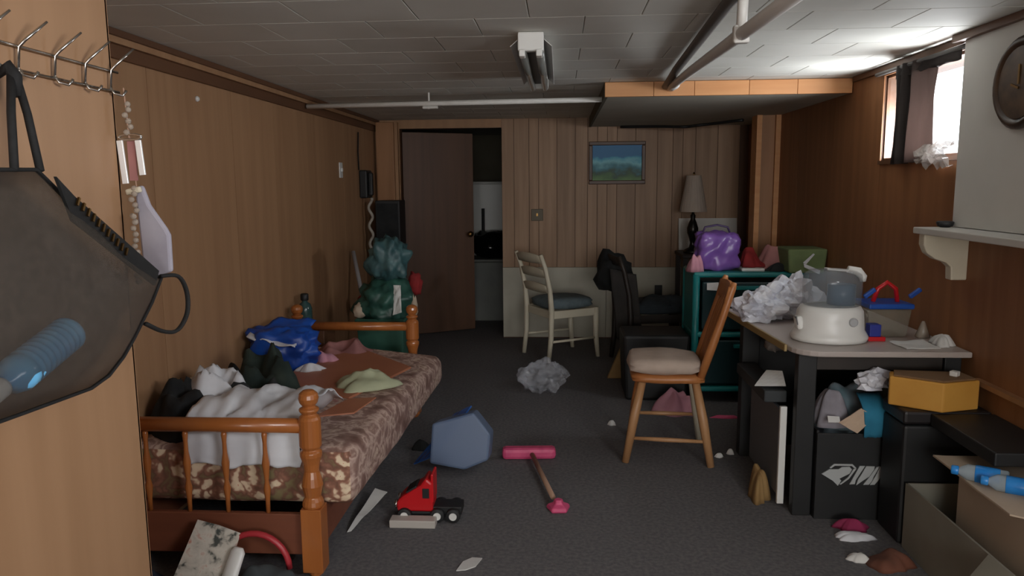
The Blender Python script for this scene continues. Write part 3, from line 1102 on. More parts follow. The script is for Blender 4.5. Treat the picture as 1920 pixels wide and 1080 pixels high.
# tan boards lying on the mattress
b = BM()
prism(b, [(-1.42, 3.60), (-.985, 3.34), (-.81, 3.94), (-1.18, 4.36), (-1.42, 4.10)], 'z', MT + .004, MT + .016)
tag(obj('hardboard_sheet', b, tanb, bevel=.002), 'large red brown hardboard sheet lying flat on the mattress', 'board')
b = BM()
prism(b, [(-1.06, 3.06), (-.90, 3.12), (-.86, 3.36), (-.985, 3.335)], 'z', MT + .003, MT + .012)
tag(obj('hardboard_piece', b, tanb, bevel=.002), 'small red brown board offcut lying just behind the near post', 'board')
b = BM()
prism(b, [(-1.36, 3.40), (-1.05, 3.20), (-1.02, 3.30), (-1.34, 3.55)], 'z', MT + .002, MT + .010)
tag(obj('board_strip', b, rosec, bevel=.002), 'faded rose strip of board beside the dark garment', 'board')
heap('crumpled_paper', paleg, 'crumpled pale green paper on the hardboard near the bed edge', 'paper', (-.955, 3.56, MT + .014), .13, .11, .075, 6.6, .5, 9, .4, .4)
heap('pink_rag', pinkc, 'crumpled pink rag between blue bag and hardboard', 'rag', (-1.33, 4.07, MT + .014), .06, .06, .10, 8.8)
heap('cream_rag', white_cloth, 'small cream rag at the front of the blue bag', 'rag', (-1.335, 3.84, MT + .015), .075, .035, .05, 2.8, .4)
heap('rose_blanket', rosec, 'folded dusty rose cloth at the head of the bed', 'cloth', (-1.27, 4.33, MT), .17, .12, .09, 5.9, .2)
heap('grey_clothes', black_cloth, 'dark cloth pushed along the left wall on the mattress', 'clothing', (-1.63, 3.55, MT), .055, .26, .12, 3.9)

# below the footboard
T = thing('newspaper', 'folded newspaper standing against the bed footboard', 'newspaper', (-1.32, 2.5, 0))
b = BM()
sheet(b, (-1.42, 2.43, .004), (-1.34, 2.44, .004), (-1.27, 2.57, .215), (-1.35, 2.57, .235), 6, .004, 8)
obj('page', b, newsprint, T, solid=.006)
b = BM()
sheet(b, (-1.34, 2.44, .004), (-1.22, 2.45, .004), (-1.19, 2.57, .185), (-1.27, 2.57, .215), 6, .006, 8)
obj('page', b, newsprint, T, solid=.006)
b = BM()
tube(b, [(-1.14 + .13 * cos(radians(a)), 2.57, .05 + .135 * sin(radians(a))) for a in range(0, 181, 12)], .012, 8)
tag(obj('red_hoop', b, mat('dull red plastic', (176, 52, 60), rough=.4), smooth=True), 'red plastic hoop leaning on the bed footboard', 'hoop')
b = BM()
tube(b, [(-1.20, 2.44, .02), (-1.195, 2.46, .06), (-1.175, 2.505, .145), (-1.172, 2.51, .16)], [.022, .032, .030, .018], 14, flat=.55)
tag(obj('white_slipper', b, white_plastic, smooth=True), 'white slipper propped in front of the footboard', 'slipper')
heap('navy_cloth', mat('navy cloth', (44, 54, 70), (36, 42, 52), rough=.9, scale=(9, 9, 9)), 'crumpled navy cloth on the floor beside the newspaper', 'cloth', (-1.53, 2.46, 0), .13, .10, .16, 6.1)
heap('slate_cloth', mat('slate cloth', (58, 64, 66), (50, 54, 58), rough=.9, scale=(9, 9, 9)), 'slate grey cloth on the floor by the near bed post', 'cloth', (-1.05, 2.46, 0), .15, .11, .12, 7.1)
heap('pale_cloth', white_cloth, 'pale cloth at the bottom edge before the bed', 'cloth', (-1.07, 2.36, 0), .09, .05, .10, 1.9)

# ---------------------------------------------------------------- floor litter, left and middle
b = BM()
sheet(b, (-.905, 2.96, .004), (-.89, 2.97, .004), (-.80, 3.27, .055), (-.865, 3.30, .06), 12, .008, 7)
tag(obj('paper_strip', b, paper, solid=.002), 'long white paper strip leaning at the bed side rail', 'paper')
b = BM()
prism(b, [(-.395, 2.665), (-.36, 2.672), (-.325, 2.70), (-.305, 2.765), (-.345, 2.768), (-.378, 2.735)], 'z', .002, .006)
tag(obj('paper_scrap', b, paper), 'leaf shaped white paper scrap on the carpet nearest the camera', 'paper')

# toy truck
T = thing('toy_truck', 'red toy truck cab with black chassis on the carpet', 'toy truck', (-.60, 3.12, 0), 0)
tx, ty = -.63, 3.14
b = BM()
prism(b, [(-.085, .045), (.075, .045), (.075, .175), (.045, .20), (.02, .165), (-.06, .115), (-.085, .09)], 'y', -.055, .055)
bmesh.ops.translate(b, verts=b.verts, vec=(tx, ty, 0))
cabo = obj('cab', b, redp, T, bevel=.01)
b = BM()
box(b, (tx + .072, ty, .15), (.012, .10, .13))
obj('spoiler', b, redp, T, bevel=.005)
b = BM()
box(b, (tx - .02, ty - .002, .141), (.055, .09, .012), (0, radians(-32), 0))
obj('windshield', b, black_m, T, bevel=.003)
b = BM()
box(b, (tx + .045, ty - .0545, .13), (.03, .006, .045))
obj('side_window', b, black_m, T, bevel=.002)
for s in (-1, 1):
    b = BM()
    lathe(b, [(.017, 0), (.02, .006), (.012, .014)], (tx - .084, ty + s * .04, .075), 12, M=Matrix.Rotation(-pi / 2, 4, 'Y'))
    obj('headlight', b, steel, T, smooth=True)
obj('chassis', bx(tx + .06, tx + .20, ty - .045, ty + .045, .03, .065), black_m, T, bevel=.004)
obj('front_fender', bx(tx - .085, tx + .07, ty - .05, ty + .05, .028, .044), black_m, T, bevel=.004)
wheel_b = BM()
lathe(wheel_b, [(.020, -.013), (.030, -.011), (.032, -.006), (.032, .006), (.030, .011), (.020, .013)], seg=18, M=Matrix.Rotation(pi / 2, 4, 'X'))
wheel_me = shared('wheel', wheel_b, black_m)
hub_b = BM()
lathe(hub_b, [(.017, -.016), (.017, -.0131)], seg=14, M=Matrix.Rotation(-pi / 2, 4, 'X'))
hub_me = shared('hub', hub_b, white_plastic)
for dx in (-.05, .095, .165):
    for s in (-1, 1):
        wo = piece('wheel', wheel_me, None, T, (tx + dx, ty + s * .058, .032))
        ho = bpy.data.objects.new('hub', hub_me)
        COL.objects.link(ho)
        ho.parent = wo
        ho.rotation_euler = (0, 0, 0 if s > 0 else 0)
b = bx(-.735, -.535, 3.015, 3.075, .0, .035)
tag(obj('toy_ramp', b, mat('grey toy plastic', (186, 180, 172), rough=.5), bevel=.004), 'flat grey plastic slab lying in front of the red toy truck', 'toy part')

# frosted blue tub lying on the carpet with its lid
T = thing('plastic_tub', 'frosted blue plastic tub lying on the carpet beside the bed', 'tub', (-.5, 3.78, 0))
b = BM()
prism(b, [(-.16, -.0), (.02, -.03), (.14, .02), (.15, .15), (.06, .26), (-.15, .20)], 'y', -.10, .10)
xf(b.verts, Matrix.Translation((-.50, 3.70, .045)) @ Matrix.Rotation(radians(-12), 4, 'X'))
obj('tub_body', b, tubm, T, bevel=.012)
b = BM()
sheet(b, (-.76, 3.72, .012), (-.64, 3.64, .09), (-.46, 3.78, .315), (-.56, 3.84, .25), 4, .004)
obj('lid', b, mat('clear blue plastic', (46, 96, 170), rough=.25, alpha=.75), T, solid=.008)

# pink toy push broom
T = thing('toy_mop', 'pink toy mop lying on the carpet with bare wooden stick', 'toy mop', (-.15, 3.6, 0))
b = BM()
box(b, (-.165, 3.875, .032), (.29, .075, .062), (0, 0, radians(4)))
obj('mop_head', b, pinkp, T, bevel=.02)
b = BM()
tube(b, [(-.145, 3.83, .035), (-.03, 3.30, .03)], .0125, 10)
obj('stick', b, stickw, T, smooth=True)
b = BM()
lathe(b, [(.055, 0), (.06, .012), (.05, .022), (.026, .032), (.022, .05)], (-.005, 3.235, 0), 5, M=Matrix.Rotation(.4, 4, 'Z'))
obj('end_grip', b, pinkp, T, bevel=.006)

b = BM()
sack(b, (-.115, 5.22, 0), (.16, .12, .22), 8.1, .40, 1.3, sub=4)
tag(obj('plastic_bag', b, bagclear), 'crumpled clear plastic bag on the carpet by the cream chair', 'bag')
heap('scrap', black_cloth, 'black scrap on the carpet under the mattress edge', 'scrap', (-.78, 4.0, 0), .05, .04, .05, 2.0)

# ---------------------------------------------------------------- chairs
def ladder_chair(name, label, loc, rotz, wood, pad, w=.44, d=.44, sh=.43, hgt=.90, group=None):
    """faces local +x; back at -x"""
    T = thing(name, label, 'chair', loc, rotz, group)
    k = dict(world=False)
    for s in (-1, 1):
        b = BM()
        y0 = s * w / 2
        pts = [(-d / 2 - .03, y0, 0), (-d / 2 - .005, y0, .20), (-d / 2, y0, sh), (-d / 2 - .015, y0, .60), (-d / 2 - .055, y0, .78), (-d / 2 - .10, y0, hgt)]
        tube(b, pts, [.019, .022, .024, .021, .019, .016], 10)
        obj('back_post', b, wood, T, smooth=True, **k)
        b = BM()
        tube(b, [(d / 2 + .02, y0 * .96, 0), (d / 2, y0 * .95, .18), (d / 2 - .005, y0 * .95, sh)], [.018, .024, .026], 10)
        obj('leg', b, wood, T, smooth=True, **k)
        b = BM()
        box(b, (0, y0 * .96, sh - .035), (d - .03, .022, .065))
        obj('seat_rail', b, wood, T, bevel=.004, **k)
        b = BM()
        tube(b, [(-d / 2, y0, .17), (d / 2, y0 * .96, .17)], .011, 8)
        obj('stretcher', b, wood, T, smooth=True, **k)
    for xx, zz_ in ((d / 2 - .015, sh - .035), (-d / 2 + .01, sh - .035)):
        b = BM()
        box(b, (xx, 0, zz_), (.022, w - .03, .065))
        obj('seat_rail', b, wood, T, bevel=.004, **k)
    for zz_, xo in ((.60, -.018), (.73, -.042), (.85, -.085)):
        b = BM()
        def slat(u, v, zz_=zz_, xo=xo):
            yy_ = (u - .5) * (w - .02)
            bow = -.022 * (1 - (2 * u - 1) ** 2)
            arch = .02 * (1 - (2 * u - 1) ** 2) if v > .5 else 0
            return Vector((-d / 2 + xo + bow - .02 * v, yy_, zz_ - .025 + .06 * v + arch))
        grid(b, slat, 10, 2)
        obj('slat', b, wood, T, smooth=True, solid=.014, **k)
    b = BM()
    sack(b, (.005, 0, sh - .004), (d / 2 + .025, w / 2 + .01, .10), 3.0, .02, 1.0, boxy=.75)
    obj('seat_cushion', b, pad, T, smooth=True, **k)
    return T


ladder_chair('ladder_back_chair', 'cream painted ladder back chair with blue grey cushion', (.015, 6.36, 0), radians(30), cream, bluegrey)
ladder_chair('ladder_back_chair', 'dark wood chair piled with black things beside the teal cart', (.76, 6.12, 0), radians(12), darkwood, darkseat, w=.44, d=.5)
heap('slate_blanket', darkseat, 'slate blue cloth folded over the seat of the dark chair', 'cloth', (.82, 6.1, .50), .24, .20, .07, 4.9)
b = BM()
sack(b, (.44, 6.10, .60), (.155, .13, .32), 6.4, .3, 1.5)
tag(obj('black_hat', b, black_cloth, smooth=True), 'black cap and bag hung over the top of the dark chair back', 'cap')
b = BM()
sheet(b, (.40, 5.90, .80), (.60, 5.86, .76), (.66, 5.90, .26), (.46, 5.90, .24), 10, .03, 6)
tag(obj('dark_coat', b, mat('charcoal coat', (44, 42, 40), (54, 50, 48), rough=.9, scale=(9, 9, 9)), smooth=True, solid=.03), 'charcoal coat draped down the back of the dark chair', 'coat')
b = BM()
prism(b, [(.45, 0), (.86, 0), (.88, .45), (.43, .45)], 'y', 4.98, 5.36)
T_ = obj('black_tote', b, black_m, bevel=.02)
tag(T_, 'black bin standing behind the wooden chair', 'bin')
b = BM()
prism(b, [(.36, 0), (.50, 0), (.50, .33), (.46, .24)], 'y', 5.55, 5.60)
tag(obj('kraft_bag', b, kraft, bevel=.01), 'brown kraft paper bag standing left of the black bin', 'paper bag')
heap('pink_cloth', pinkc, 'pale pink cloth lying on the floor behind the wooden chair', 'cloth', (.76, 4.72, 0), .12, .09, .16, 3.6)

# wooden chair with padded seat, faces the bed
T = thing('wooden_chair', 'maple side chair with beige padded seat and slanting slat back', 'chair', (.58, 4.0, 0), radians(-5))
k = dict(world=False)
sh = .475
for sx_, sy_, top, bot, m_ in ((-1, -1, (-.13, -.14), (-.215, -.185), chairlegw), (-1, 1, (-.13, .14), (-.19, .20), chairwood),
                               (1, -1, (.14, -.14), (.225, -.20), chairlegw), (1, 1, (.14, .14), (.205, .215), cream)):
    b = BM()
    tube(b, [(top[0], top[1], sh - .03), ((top[0] + bot[0]) / 2, (top[1] + bot[1]) / 2, .24), (bot[0], bot[1], 0)], [.021, .025, .019], 12)
    obj('leg', b, m_, T, smooth=True, **k)
for p, q in (((-.185, -.172, .13), (.19, -.185, .13)), ((-.17, .185, .16), (.18, .195, .16)), ((-.18, -.172, .21), (-.17, .18, .21))):
    b = BM()
    tube(b, [p, (Vector(p) + Vector(q)) / 2, q], [.009, .013, .009], 8)
    obj('stretcher', b, chairlegw, T, smooth=True, **k)
b = BM()
sack(b, (0, 0, sh - .045), (.225, .215, .05), 1.0, .015, 1.0, boxy=.8)
obj('seat', b, chairwood, T, smooth=True, **k)
b = BM()
sack(b, (-.02, 0, sh), (.22, .215, .085), 2.0, .03, 1.0, boxy=.7)
obj('seat_pad', b, beige_pad, T, smooth=True, **k)
for s in (-1, 1):
    b = BM()
    tube(b, [(.165, s * .15, sh - .02), (.215, s * .155, .62), (.265, s * .16, .78), (.312, s * .16, .94), (.32, s * .16, .965)], [.020, .023, .020, .018, .012], 12)
    obj('back_post', b, chairwood, T, smooth=True, **k)
for i in range(5):
    yy_ = (i - 2) * .052
    b = BM()
    tube(b, [(.17, yy_, sh - .015), (.215, yy_ * 1.05, .62), (.27, yy_ * 1.1, .80), (.295, yy_ * 1.0, .88)], [.012, .026, .022, .010], 8, flat=.35)
    obj('back_slat', b, chairwood, T, smooth=True, **k)
b = BM()


def crest(u, v):
    yy_ = (u - .5) * .35
    return Vector((.287 + .02 * v + .02 * (1 - (2 * u - 1) ** 2), yy_, .855 + .085 * v + .012 * (1 - (2 * u - 1) ** 2) * v))


grid(b, crest, 12, 3)
obj('crest_rail', b, chairwood, T, smooth=True, solid=.018, **k)

# ---------------------------------------------------------------- teal cart and what stands on it
CX0, CX1, CY0, CY1 = .88, 1.62, 4.93, 5.36
T = thing('teal_cart', 'teal plastic drawer cart standing before the right wall', 'cart', (1.25, 5.15, 0))
for x_ in (CX0, CX1):
    for y_ in (CY0, CY1):
        b = BM()
        tube(b, [(x_ + (.02 if x_ == CX0 else -.02), y_ + (.02 if y_ == CY0 else -.02), 0), (x_ + (.02 if x_ == CX0 else -.02), y_ + (.02 if y_ == CY0 else -.02), .87)], .024, 12)
        obj('post', b, teal, T, smooth=True)
for z_ in (.08, .45, .85):
    b = BM()
    bx(CX0, CX1, CY0, CY1, z_, z_ + .035, b)
    obj('shelf', b, teal, T, bevel=.012)
obj('side_panel', bx(CX0 + .004, CX0 + .014, CY0 + .05, CY1 - .05, .10, .86), teal, T)
for i, (z0, z1) in enumerate(((.13, .43), (.50, .82))):
    dobj = obj('drawer', bx(CX0 + .06, CX1 - .06, CY0 + .012, CY1 - .05, z0, z1), drawer_m, T, bevel=.01)
    b = bx(1.15, 1.35, CY0 - .012, CY0 + .012, z1 - .05, z1 - .025)
    sub('handle', b, teal, dobj, bevel=.004)
b = BM()
sheet(b, (.965, 4.92, .77), (1.04, 4.92, .765), (1.04, 4.926, .82), (.965, 4.926, .815), 4, .004)
tag(obj('paper_scrap', b, paper, solid=.002), 'white label scrap on the upper drawer of the teal cart', 'paper')

top = .885
b = BM()
sack(b, (1.055, 5.10, top), (.155, .13, .28), 3.7, .16, 1.8, boxy=.55, sub=4)
T = thing('purple_bag', 'shiny purple plastic bag stuffed full on the teal cart', 'bag', (1.055, 5.10, top))
obj('bag_body', b, purple, T, smooth=True)
b = BM()
tube(b, [(.96, 5.12, 1.12), (.98, 5.12, 1.17), (1.06, 5.12, 1.185), (1.13, 5.12, 1.17), (1.15, 5.12, 1.12)], .014, 8, flat=.5)
obj('bag_handle', b, mat('dark purple', (72, 56, 96), rough=.4), T, smooth=True)
heap('pink_cloth', pinkc, 'pink cloth squeezed left of the purple bag on the cart', 'cloth', (.895, 5.00, top), .055, .06, .17, 4.2, 0, 9)
heap('red_cloth', redc, 'crumpled red cloth right of the purple bag', 'cloth', (1.29, 5.10, top + .022), .085, .08, .14, 5.5)
T = obj('white_tray', bx(1.20, 1.35, 4.98, 5.2, top, top + .02), white_plastic, bevel=.006)
tag(T, 'thin white tray under the red cloth on the cart', 'tray')
heap('rose_cloth', rosec, 'dusty pink cloth between red cloth and green bin', 'cloth', (1.44, 5.15, top), .10, .09, .16, 6.5)
heap('black_cloth', black_cloth, 'small black cloth before the dusty pink cloth on the cart', 'cloth', (1.43, 5.0, top), .07, .04, .06, 8.5)
T = thing('fabric_bin', 'sage green fabric bin with white strap at the cart end', 'bin', (1.58, 5.0, top))
b = BM()
prism(b, [(1.475, top), (1.70, top), (1.715, top + .155), (1.465, top + .155)], 'y', 4.88, 5.15)
obj('bin_body', b, sage, T, bevel=.012)
b = BM()
sheet(b, (1.555, 4.865, .955), (1.575, 4.865, .945), (1.625, 4.86, 1.01), (1.615, 4.86, 1.015), 3, 0)
obj('strap', b, white_cloth, T, solid=.004)
b = BM()
sheet(b, (1.56, 4.87, .95), (1.565, 4.868, .925), (1.66, 4.862, .88), (1.665, 4.864, .905), 3, 0)
obj('strap', b, white_cloth, T, solid=.004)

# lamp on a small dark table behind the cart, white board behind it
T = thing('side_table', 'small dark table behind the teal cart carrying the lamp', 'table', (1.35, 6.7, 0))
obj('table_top', bx(1.06, 1.62, 6.5, 6.96, .82, .85), darkwood, T, bevel=.006)
for x_ in (1.09, 1.59):
    for y_ in (6.53, 6.93):
        obj('leg', bx(x_ - .02, x_ + .02, y_ - .02, y_ + .02, 0, .82), darkwood, T)
b = BM()
sheet(b, (1.10, 6.98, .852), (1.63, 6.98, .852), (1.63, 7.03, 1.14), (1.10, 7.03, 1.14), 2, 0)
tag(obj('white_board', b, whitep, solid=.012), 'white board leaning on the back wall behind the lamp', 'board')
T = thing('table_lamp', 'table lamp with pale pleated shade and dark bronze base', 'lamp', (1.175, 6.7, .85))
b = BM()
lathe(b, [(.075, 0), (.08, .01), (.07, .03), (.03, .05), (.022, .09), (.03, .13), (.048, .18), (.05, .22), (.034, .27), (.02, .30), (.024, .33), (.012, .35), (.012, .42)], (1.175, 6.7, .85), 20)
obj('lamp_base', b, mat('dark bronze', (36, 34, 30), rough=.25, metal=.5), T, smooth=True)
b = BM()
prof = [(.118, 1.215), (.062, 1.53)]
seg = 48
r0 = []
r1 = []
for kk in range(seg):
    a = 2 * pi * kk / seg
    rip = 1 + .015 * (kk % 2)
    r0.append(b.verts.new((1.175 + .118 * rip * cos(a), 6.7 + .118 * rip * sin(a), 1.215)))
    r1.append(b.verts.new((1.175 + .062 * rip * cos(a), 6.7 + .062 * rip * sin(a), 1.53)))
for kk in range(seg):
    b.faces.new((r0[kk], r0[(kk + 1) % seg], r1[(kk + 1) % seg], r1[kk]))
obj('lamp_shade', b, shade_m, T, solid=.002)
b = BM()
lathe(b, [(.006, 1.27), (.006, 1.54), (.011, 1.545), (.004, 1.56)], (1.175, 6.7, 0), 10)
obj('finial', b, brassm, T)

# ---------------------------------------------------------------- back wall fittings
pm = bpy.data.materials.new('landscape painting')
pm.use_nodes = True
nt = pm.node_tree
pb = nt.nodes['Principled BSDF']
pb.inputs['Roughness'].default_value = .5
tc = nt.nodes.new('ShaderNodeTexCoord')
sp = nt.nodes.new('ShaderNodeSeparateXYZ')
nt.links.new(tc.outputs['Generated'], sp.inputs[0])
nz = nt.nodes.new('ShaderNodeTexNoise')
nz.inputs['Scale'].default_value = 3.5
nz.inputs['Detail'].default_value = 4
nt.links.new(tc.outputs['Generated'], nz.inputs['Vector'])
ma = nt.nodes.new('ShaderNodeMath')
ma.operation = 'MULTIPLY_ADD'
nt.links.new(nz.outputs[0], ma.inputs[0])
ma.inputs[1].default_value = .6
nt.links.new(sp.outputs[2], ma.inputs[2])
rp = nt.nodes.new('ShaderNodeValToRGB')
stops = [(.30, (86, 128, 66)), (.44, (60, 104, 50)), (.54, (28, 72, 50)), (.64, (44, 116, 130)), (.82, (120, 190, 200)), (.95, (52, 150, 180)), (1.0, (30, 110, 160))]
while len(rp.color_ramp.elements) < len(stops):
    rp.color_ramp.elements.new(.5)
for e, (p, c) in zip(rp.color_ramp.elements, stops):
    e.position = p
    e.color = (*lin(c), 1)
nt.links.new(ma.outputs[0], rp.inputs[0])
nt.links.new(rp.outputs[0], pb.inputs['Base Color'])
T = thing('framed_painting', 'framed landscape painting with blue sky on the plank back wall', 'painting', (.53, YB, 1.46))
for b_ in ((.27, .79, 1.46, 1.495), (.27, .79, 1.815, 1.85), (.27, .305, 1.495, 1.815), (.755, .79, 1.495, 1.815)):
    obj('frame', bx(b_[0], b_[1], YB - .03, YB - .001, b_[2], b_[3]), mat('frame wood', (74, 50, 34), (86, 58, 40), rough=.45, scale=(8, 8, 8)) if 'frame wood' not in MATS else MATS['frame wood'], T, bevel=.006)
obj('canvas', bx(.30, .76, YB - .018, YB - .006, 1.49, 1.82), pm, T)
T = thing('switch_plate', 'square dark brass switch plate on the plank back wall', 'switch', (-.21, YB, 1.18))
obj('plate', bx(-.265, -.155, YB - .008, YB - .001, 1.125, 1.235), mat('dark brass plate', (58, 50, 36), rough=.4, metal=.5), T, bevel=.003)
obj('toggle', bx(-.218, -.202, YB - .022, YB - .008, 1.17, 1.195), brassm, T)
T = thing('wall_outlet', 'dark outlet plate on the cream wainscot', 'outlet', (.93, YB, .46))
obj('plate', bx(.895, .965, YB - .012, YB - .005, .405, .515), black_m, T, bevel=.003)
obj('socket', bx(.91, .95, YB - .016, YB - .012, .465, .50), black_m, T, bevel=.003)
obj('socket', bx(.91, .95, YB - .016, YB - .012, .42, .455), black_m, T, bevel=.003)
b = BM()
tube(b, spline([(.55, 6.9, 1.97), (.85, 6.7, 1.955), (1.05, 6.5, 1.935), (1.2, 6.6, 1.955), (1.5, 6.35, 1.972)]), .012, 8)
tag(obj('loose_cable', b, black_m, smooth=True), 'loose black cable sagging under the far soffit', 'cable')

# ---------------------------------------------------------------- right wall: curtain, shelf, clock
def curt(y0, y1, z0, z1, bulge, seed, x0=XR - .012):
    def f(u, v):
        yy_ = y0 + (y1 - y0) * u
        zz_ = z0 + (z1 - z0) * v
        x_ = x0 - bulge * sin(pi * u) * (1 - .45 * v) - .012 * sin(u * 13 + seed) - .006 * noise.noise(Vector((u * 6, v * 4, seed)))
        pinch = .05 * sin(pi * v) * (1 - 2 * u)
        return Vector((x_, yy_ + pinch * .6, zz_))
    return f


T = thing('window_curtain', 'dark sheer curtain bunched across the middle of the side window', 'curtain', (XR - .04, 3.85, 1.56))
b = BM()
grid(b, curt(3.56, 3.95, 1.555, 2.035, .03, 1.0), 24, 10)
obj('curtain_cloth', b, curtain_m, T, smooth=True, solid=.002)
b = BM()
grid(b, curt(3.80, 3.965, 1.552, 2.035, .03, 3.0, XR - .026), 16, 10)
obj('curtain_fold', b, mat('darker curtain fold', (64, 58, 56), (56, 50, 48), rough=.9, scale=(20, 20, 2), transl=.3), T, smooth=True, solid=.002)
b = BM()
tube(b, [(XR - .03, 3.34, 2.025), (XR - .03, 4.22, 2.028)], .011, 8)
obj('curtain_rod', b, dark_grey, T, smooth=True)
b = BM()
grid(b, lambda u, v: Vector((XR - .03 - .02 * noise.noise(Vector((u * 7, v * 4, 2))), 3.36 + .62 * u, 1.975 + .055 * v + .01 * noise.noise(Vector((u * 8, 1, 1))) * (1 - v))), 20, 4)
obj('valance', b, MATS['darker curtain fold'], T, smooth=True, solid=.002)
b = BM()
lumpf = lambda u, v: Vector((XR - .03 - .035 * sin(pi * v) - .03 * noise.noise(Vector((u * 6, v * 6, 4))), 3.37 + .27 * u + .02 * noise.noise(Vector((v * 5, u * 5, 8))), 1.535 + .10 * v + .03 * noise.noise(Vector((u * 7, v * 7, 6)))))
grid(b, lumpf, 14, 10)
tag(obj('plastic_film', b, mat('crumpled film', (190, 184, 180), rough=.2, alpha=.65), solid=.002), 'crumpled plastic film bunched at the lower near corner of the window', 'film')

T = thing('wall_shelf', 'white wall shelf with scrolled bracket on the right wall', 'shelf', (1.62, 2.2, 1.25))
obj('shelf_board', bx(1.52, XR, .95, 3.325, 1.245, 1.272), whitep, T, bevel=.004)
b = BM()
sc = [(XR, 1.245), (1.535, 1.245), (1.535, 1.20), (1.55, 1.165), (1.585, 1.14), (1.63, 1.125), (1.652, 1.105), (1.655, 1.05), (XR, 1.05)]
prism(b, sc, 'y', 3.25, 3.30)
obj('bracket', b, cream, T, bevel=.005)
b = BM()
lathe(b, [(.018, 0), (.03, .006), (.035, .022), (.028, .026)], (1.635, 3.29, 1.272), 14)
tag(obj('small_dish', b, black_m, smooth=True), 'small black dish at the far end of the white shelf', 'dish')
T = thing('wall_clock', 'round dark wall clock on the white board, right edge', 'clock', (XR - .05, 2.87, 1.82))
b = BM()
lathe(b, [(.15, 0), (.165, .008), (.165, .02), (.15, .032), (.135, .028), (.13, .02)], (XR - .051, 2.865, 1.815), 32, M=Matrix.Rotation(-pi / 2, 4, 'Y'))
obj('clock_case', b, mat('walnut clock', (52, 36, 26), (74, 54, 38), rough=.4, scale=(12, 12, 12)), T, smooth=True)
b = BM()
lathe(b, [(.128, .021), (.128, .024)], (XR - .051, 2.865, 1.815), 32, M=Matrix.Rotation(-pi / 2, 4, 'Y'))
obj('clock_face', b, mat('brown clock face', (96, 72, 50), (60, 44, 32), rough=.4, scale=(14, 14, 14)), T)
b = BM()
box(b, (XR - .078, 2.865, 1.845), (.003, .008, .07))
obj('clock_hand', b, brassm, T)
b = BM()
box(b, (XR - .078, 2.885, 1.805), (.003, .05, .008), (radians(20), 0, 0))
obj('clock_hand', b, brassm, T)

# ---------------------------------------------------------------- desk
T = thing('desk', 'black framed desk with pale top against the right wall', 'desk', (1.33, 3.6, 0))
b = BM()
rcorner = [(1.0 + .12 * (1 - cos(radians(a))), 3.15 + .12 * (1 - sin(radians(a)))) for a in range(0, 91, 15)]
o_ = [(1.715, 3.15)] + [(p[0], p[1]) for p in rcorner[::-1]] + [(.94, 4.25), (1.715, 4.25)]
prism(b, o_, 'z', .735, .76)
obj('desk_top', b, desk_m, T, bevel=.006)
b = BM()
prism(b, [(.998, 3.28), (.938, 4.25), (.925, 4.25), (.986, 3.28)], 'z', .73, .762)
obj('edge_strip', b, desk_edge, T, bevel=.003)
obj('leg_panel', bx(1.03, 1.11, 3.22, 3.27, 0, .735), black_m, T, bevel=.004)
obj('leg_panel', bx(.97, 1.06, 3.95, 4.02, 0, .735), black_m, T, bevel=.004)
obj('leg_panel', bx(1.64, 1.71, 3.22, 3.27, 0, .735), black_m, T, bevel=.004)
obj('leg_panel', bx(1.64, 1.71, 4.0, 4.07, 0, .735), black_m, T, bevel=.004)
obj('back_panel', bx(1.66, 1.70, 3.27, 4.0, .05, .73), black_m, T)
obj('rear_panel', bx(1.06, 1.64, 4.0, 4.02, .05, .73), black_m, T)
obj('apron', bx(1.11, 1.64, 3.235, 3.26, .66, .735), darkwood, T, bevel=.003)
obj('lower_shelf', bx(1.04, 1.66, 3.56, 3.99, .30, .32), black_m, T)
DT = .7605

# food cooker with clear bowl on the desk
ax, ay = 1.215, 3.40
T = thing('kitchen_appliance', 'white countertop appliance with clear domed bowl on the desk corner', 'appliance', (ax, ay, DT))
b = BM()
lathe(b, [(.135, 0), (.162, .004), (.168, .02), (.160, .035), (.150, .05), (.146, .10), (.142, .135), (.13, .155), (.11, .16)], (ax, ay, DT), 28, sx=1.0, sy=.85)
obj('base', b, white_plastic, T, smooth=True)
b = BM()
box(b, (ax - .145, ay - .03, DT + .085), (.03, .05, .06), (0, radians(-12), 0))
obj('spout', b, white_plastic, T, bevel=.01)
b = BM()
box(b, (ax - .158, ay - .04, DT + .095), (.006, .028, .04), (0, radians(-12), 0))
obj('spout_opening', b, mat('grey plastic', (110, 112, 114), rough=.4), T, bevel=.004)
b = BM()
lathe(b, [(.118, .16), (.125, .165), (.128, .27), (.122, .30), (.10, .315), (.05, .322), (.01, .323)], (ax + .005, ay, DT), 28, sy=.88)
obj('clear_bowl', b, clearp, T, smooth=True)
b = BM()
sheet(b, (ax - .02, ay, DT + .324), (ax - .02, ay + .04, DT + .324), (ax + .115, ay + .02, DT + .315), (ax + .115, ay - .02, DT + .315), 3, 0)
obj('lid_strip', b, white_plastic, T, solid=.008)
b = BM()
tube(b, [(ax + .07, ay, DT + .32), (ax + .115, ay, DT + .31), (ax + .137, ay, DT + .285), (ax + .138, ay, DT + .265)], [.016, .02, .018, .012], 10)
obj('handle', b, white_plastic, T, smooth=True)
b = BM()
lathe(b, [(.018, 0), (.02, .004), (.016, .01)], (ax + .06, ay - .118, DT + .10), 14, M=Matrix.Rotation(pi / 2, 4, 'X'))
obj('dial', b, mat('light grey plastic', (170, 172, 174), rough=.4), T)
b = BM()
lathe(b, [(.06, .161), (.06, .25), (.02, .252)], (ax + .05, ay + .01, DT), 16)
obj('measuring_cup', b, mat('blue grey plastic', (74, 104, 128), rough=.3, alpha=.7), T, smooth=True)

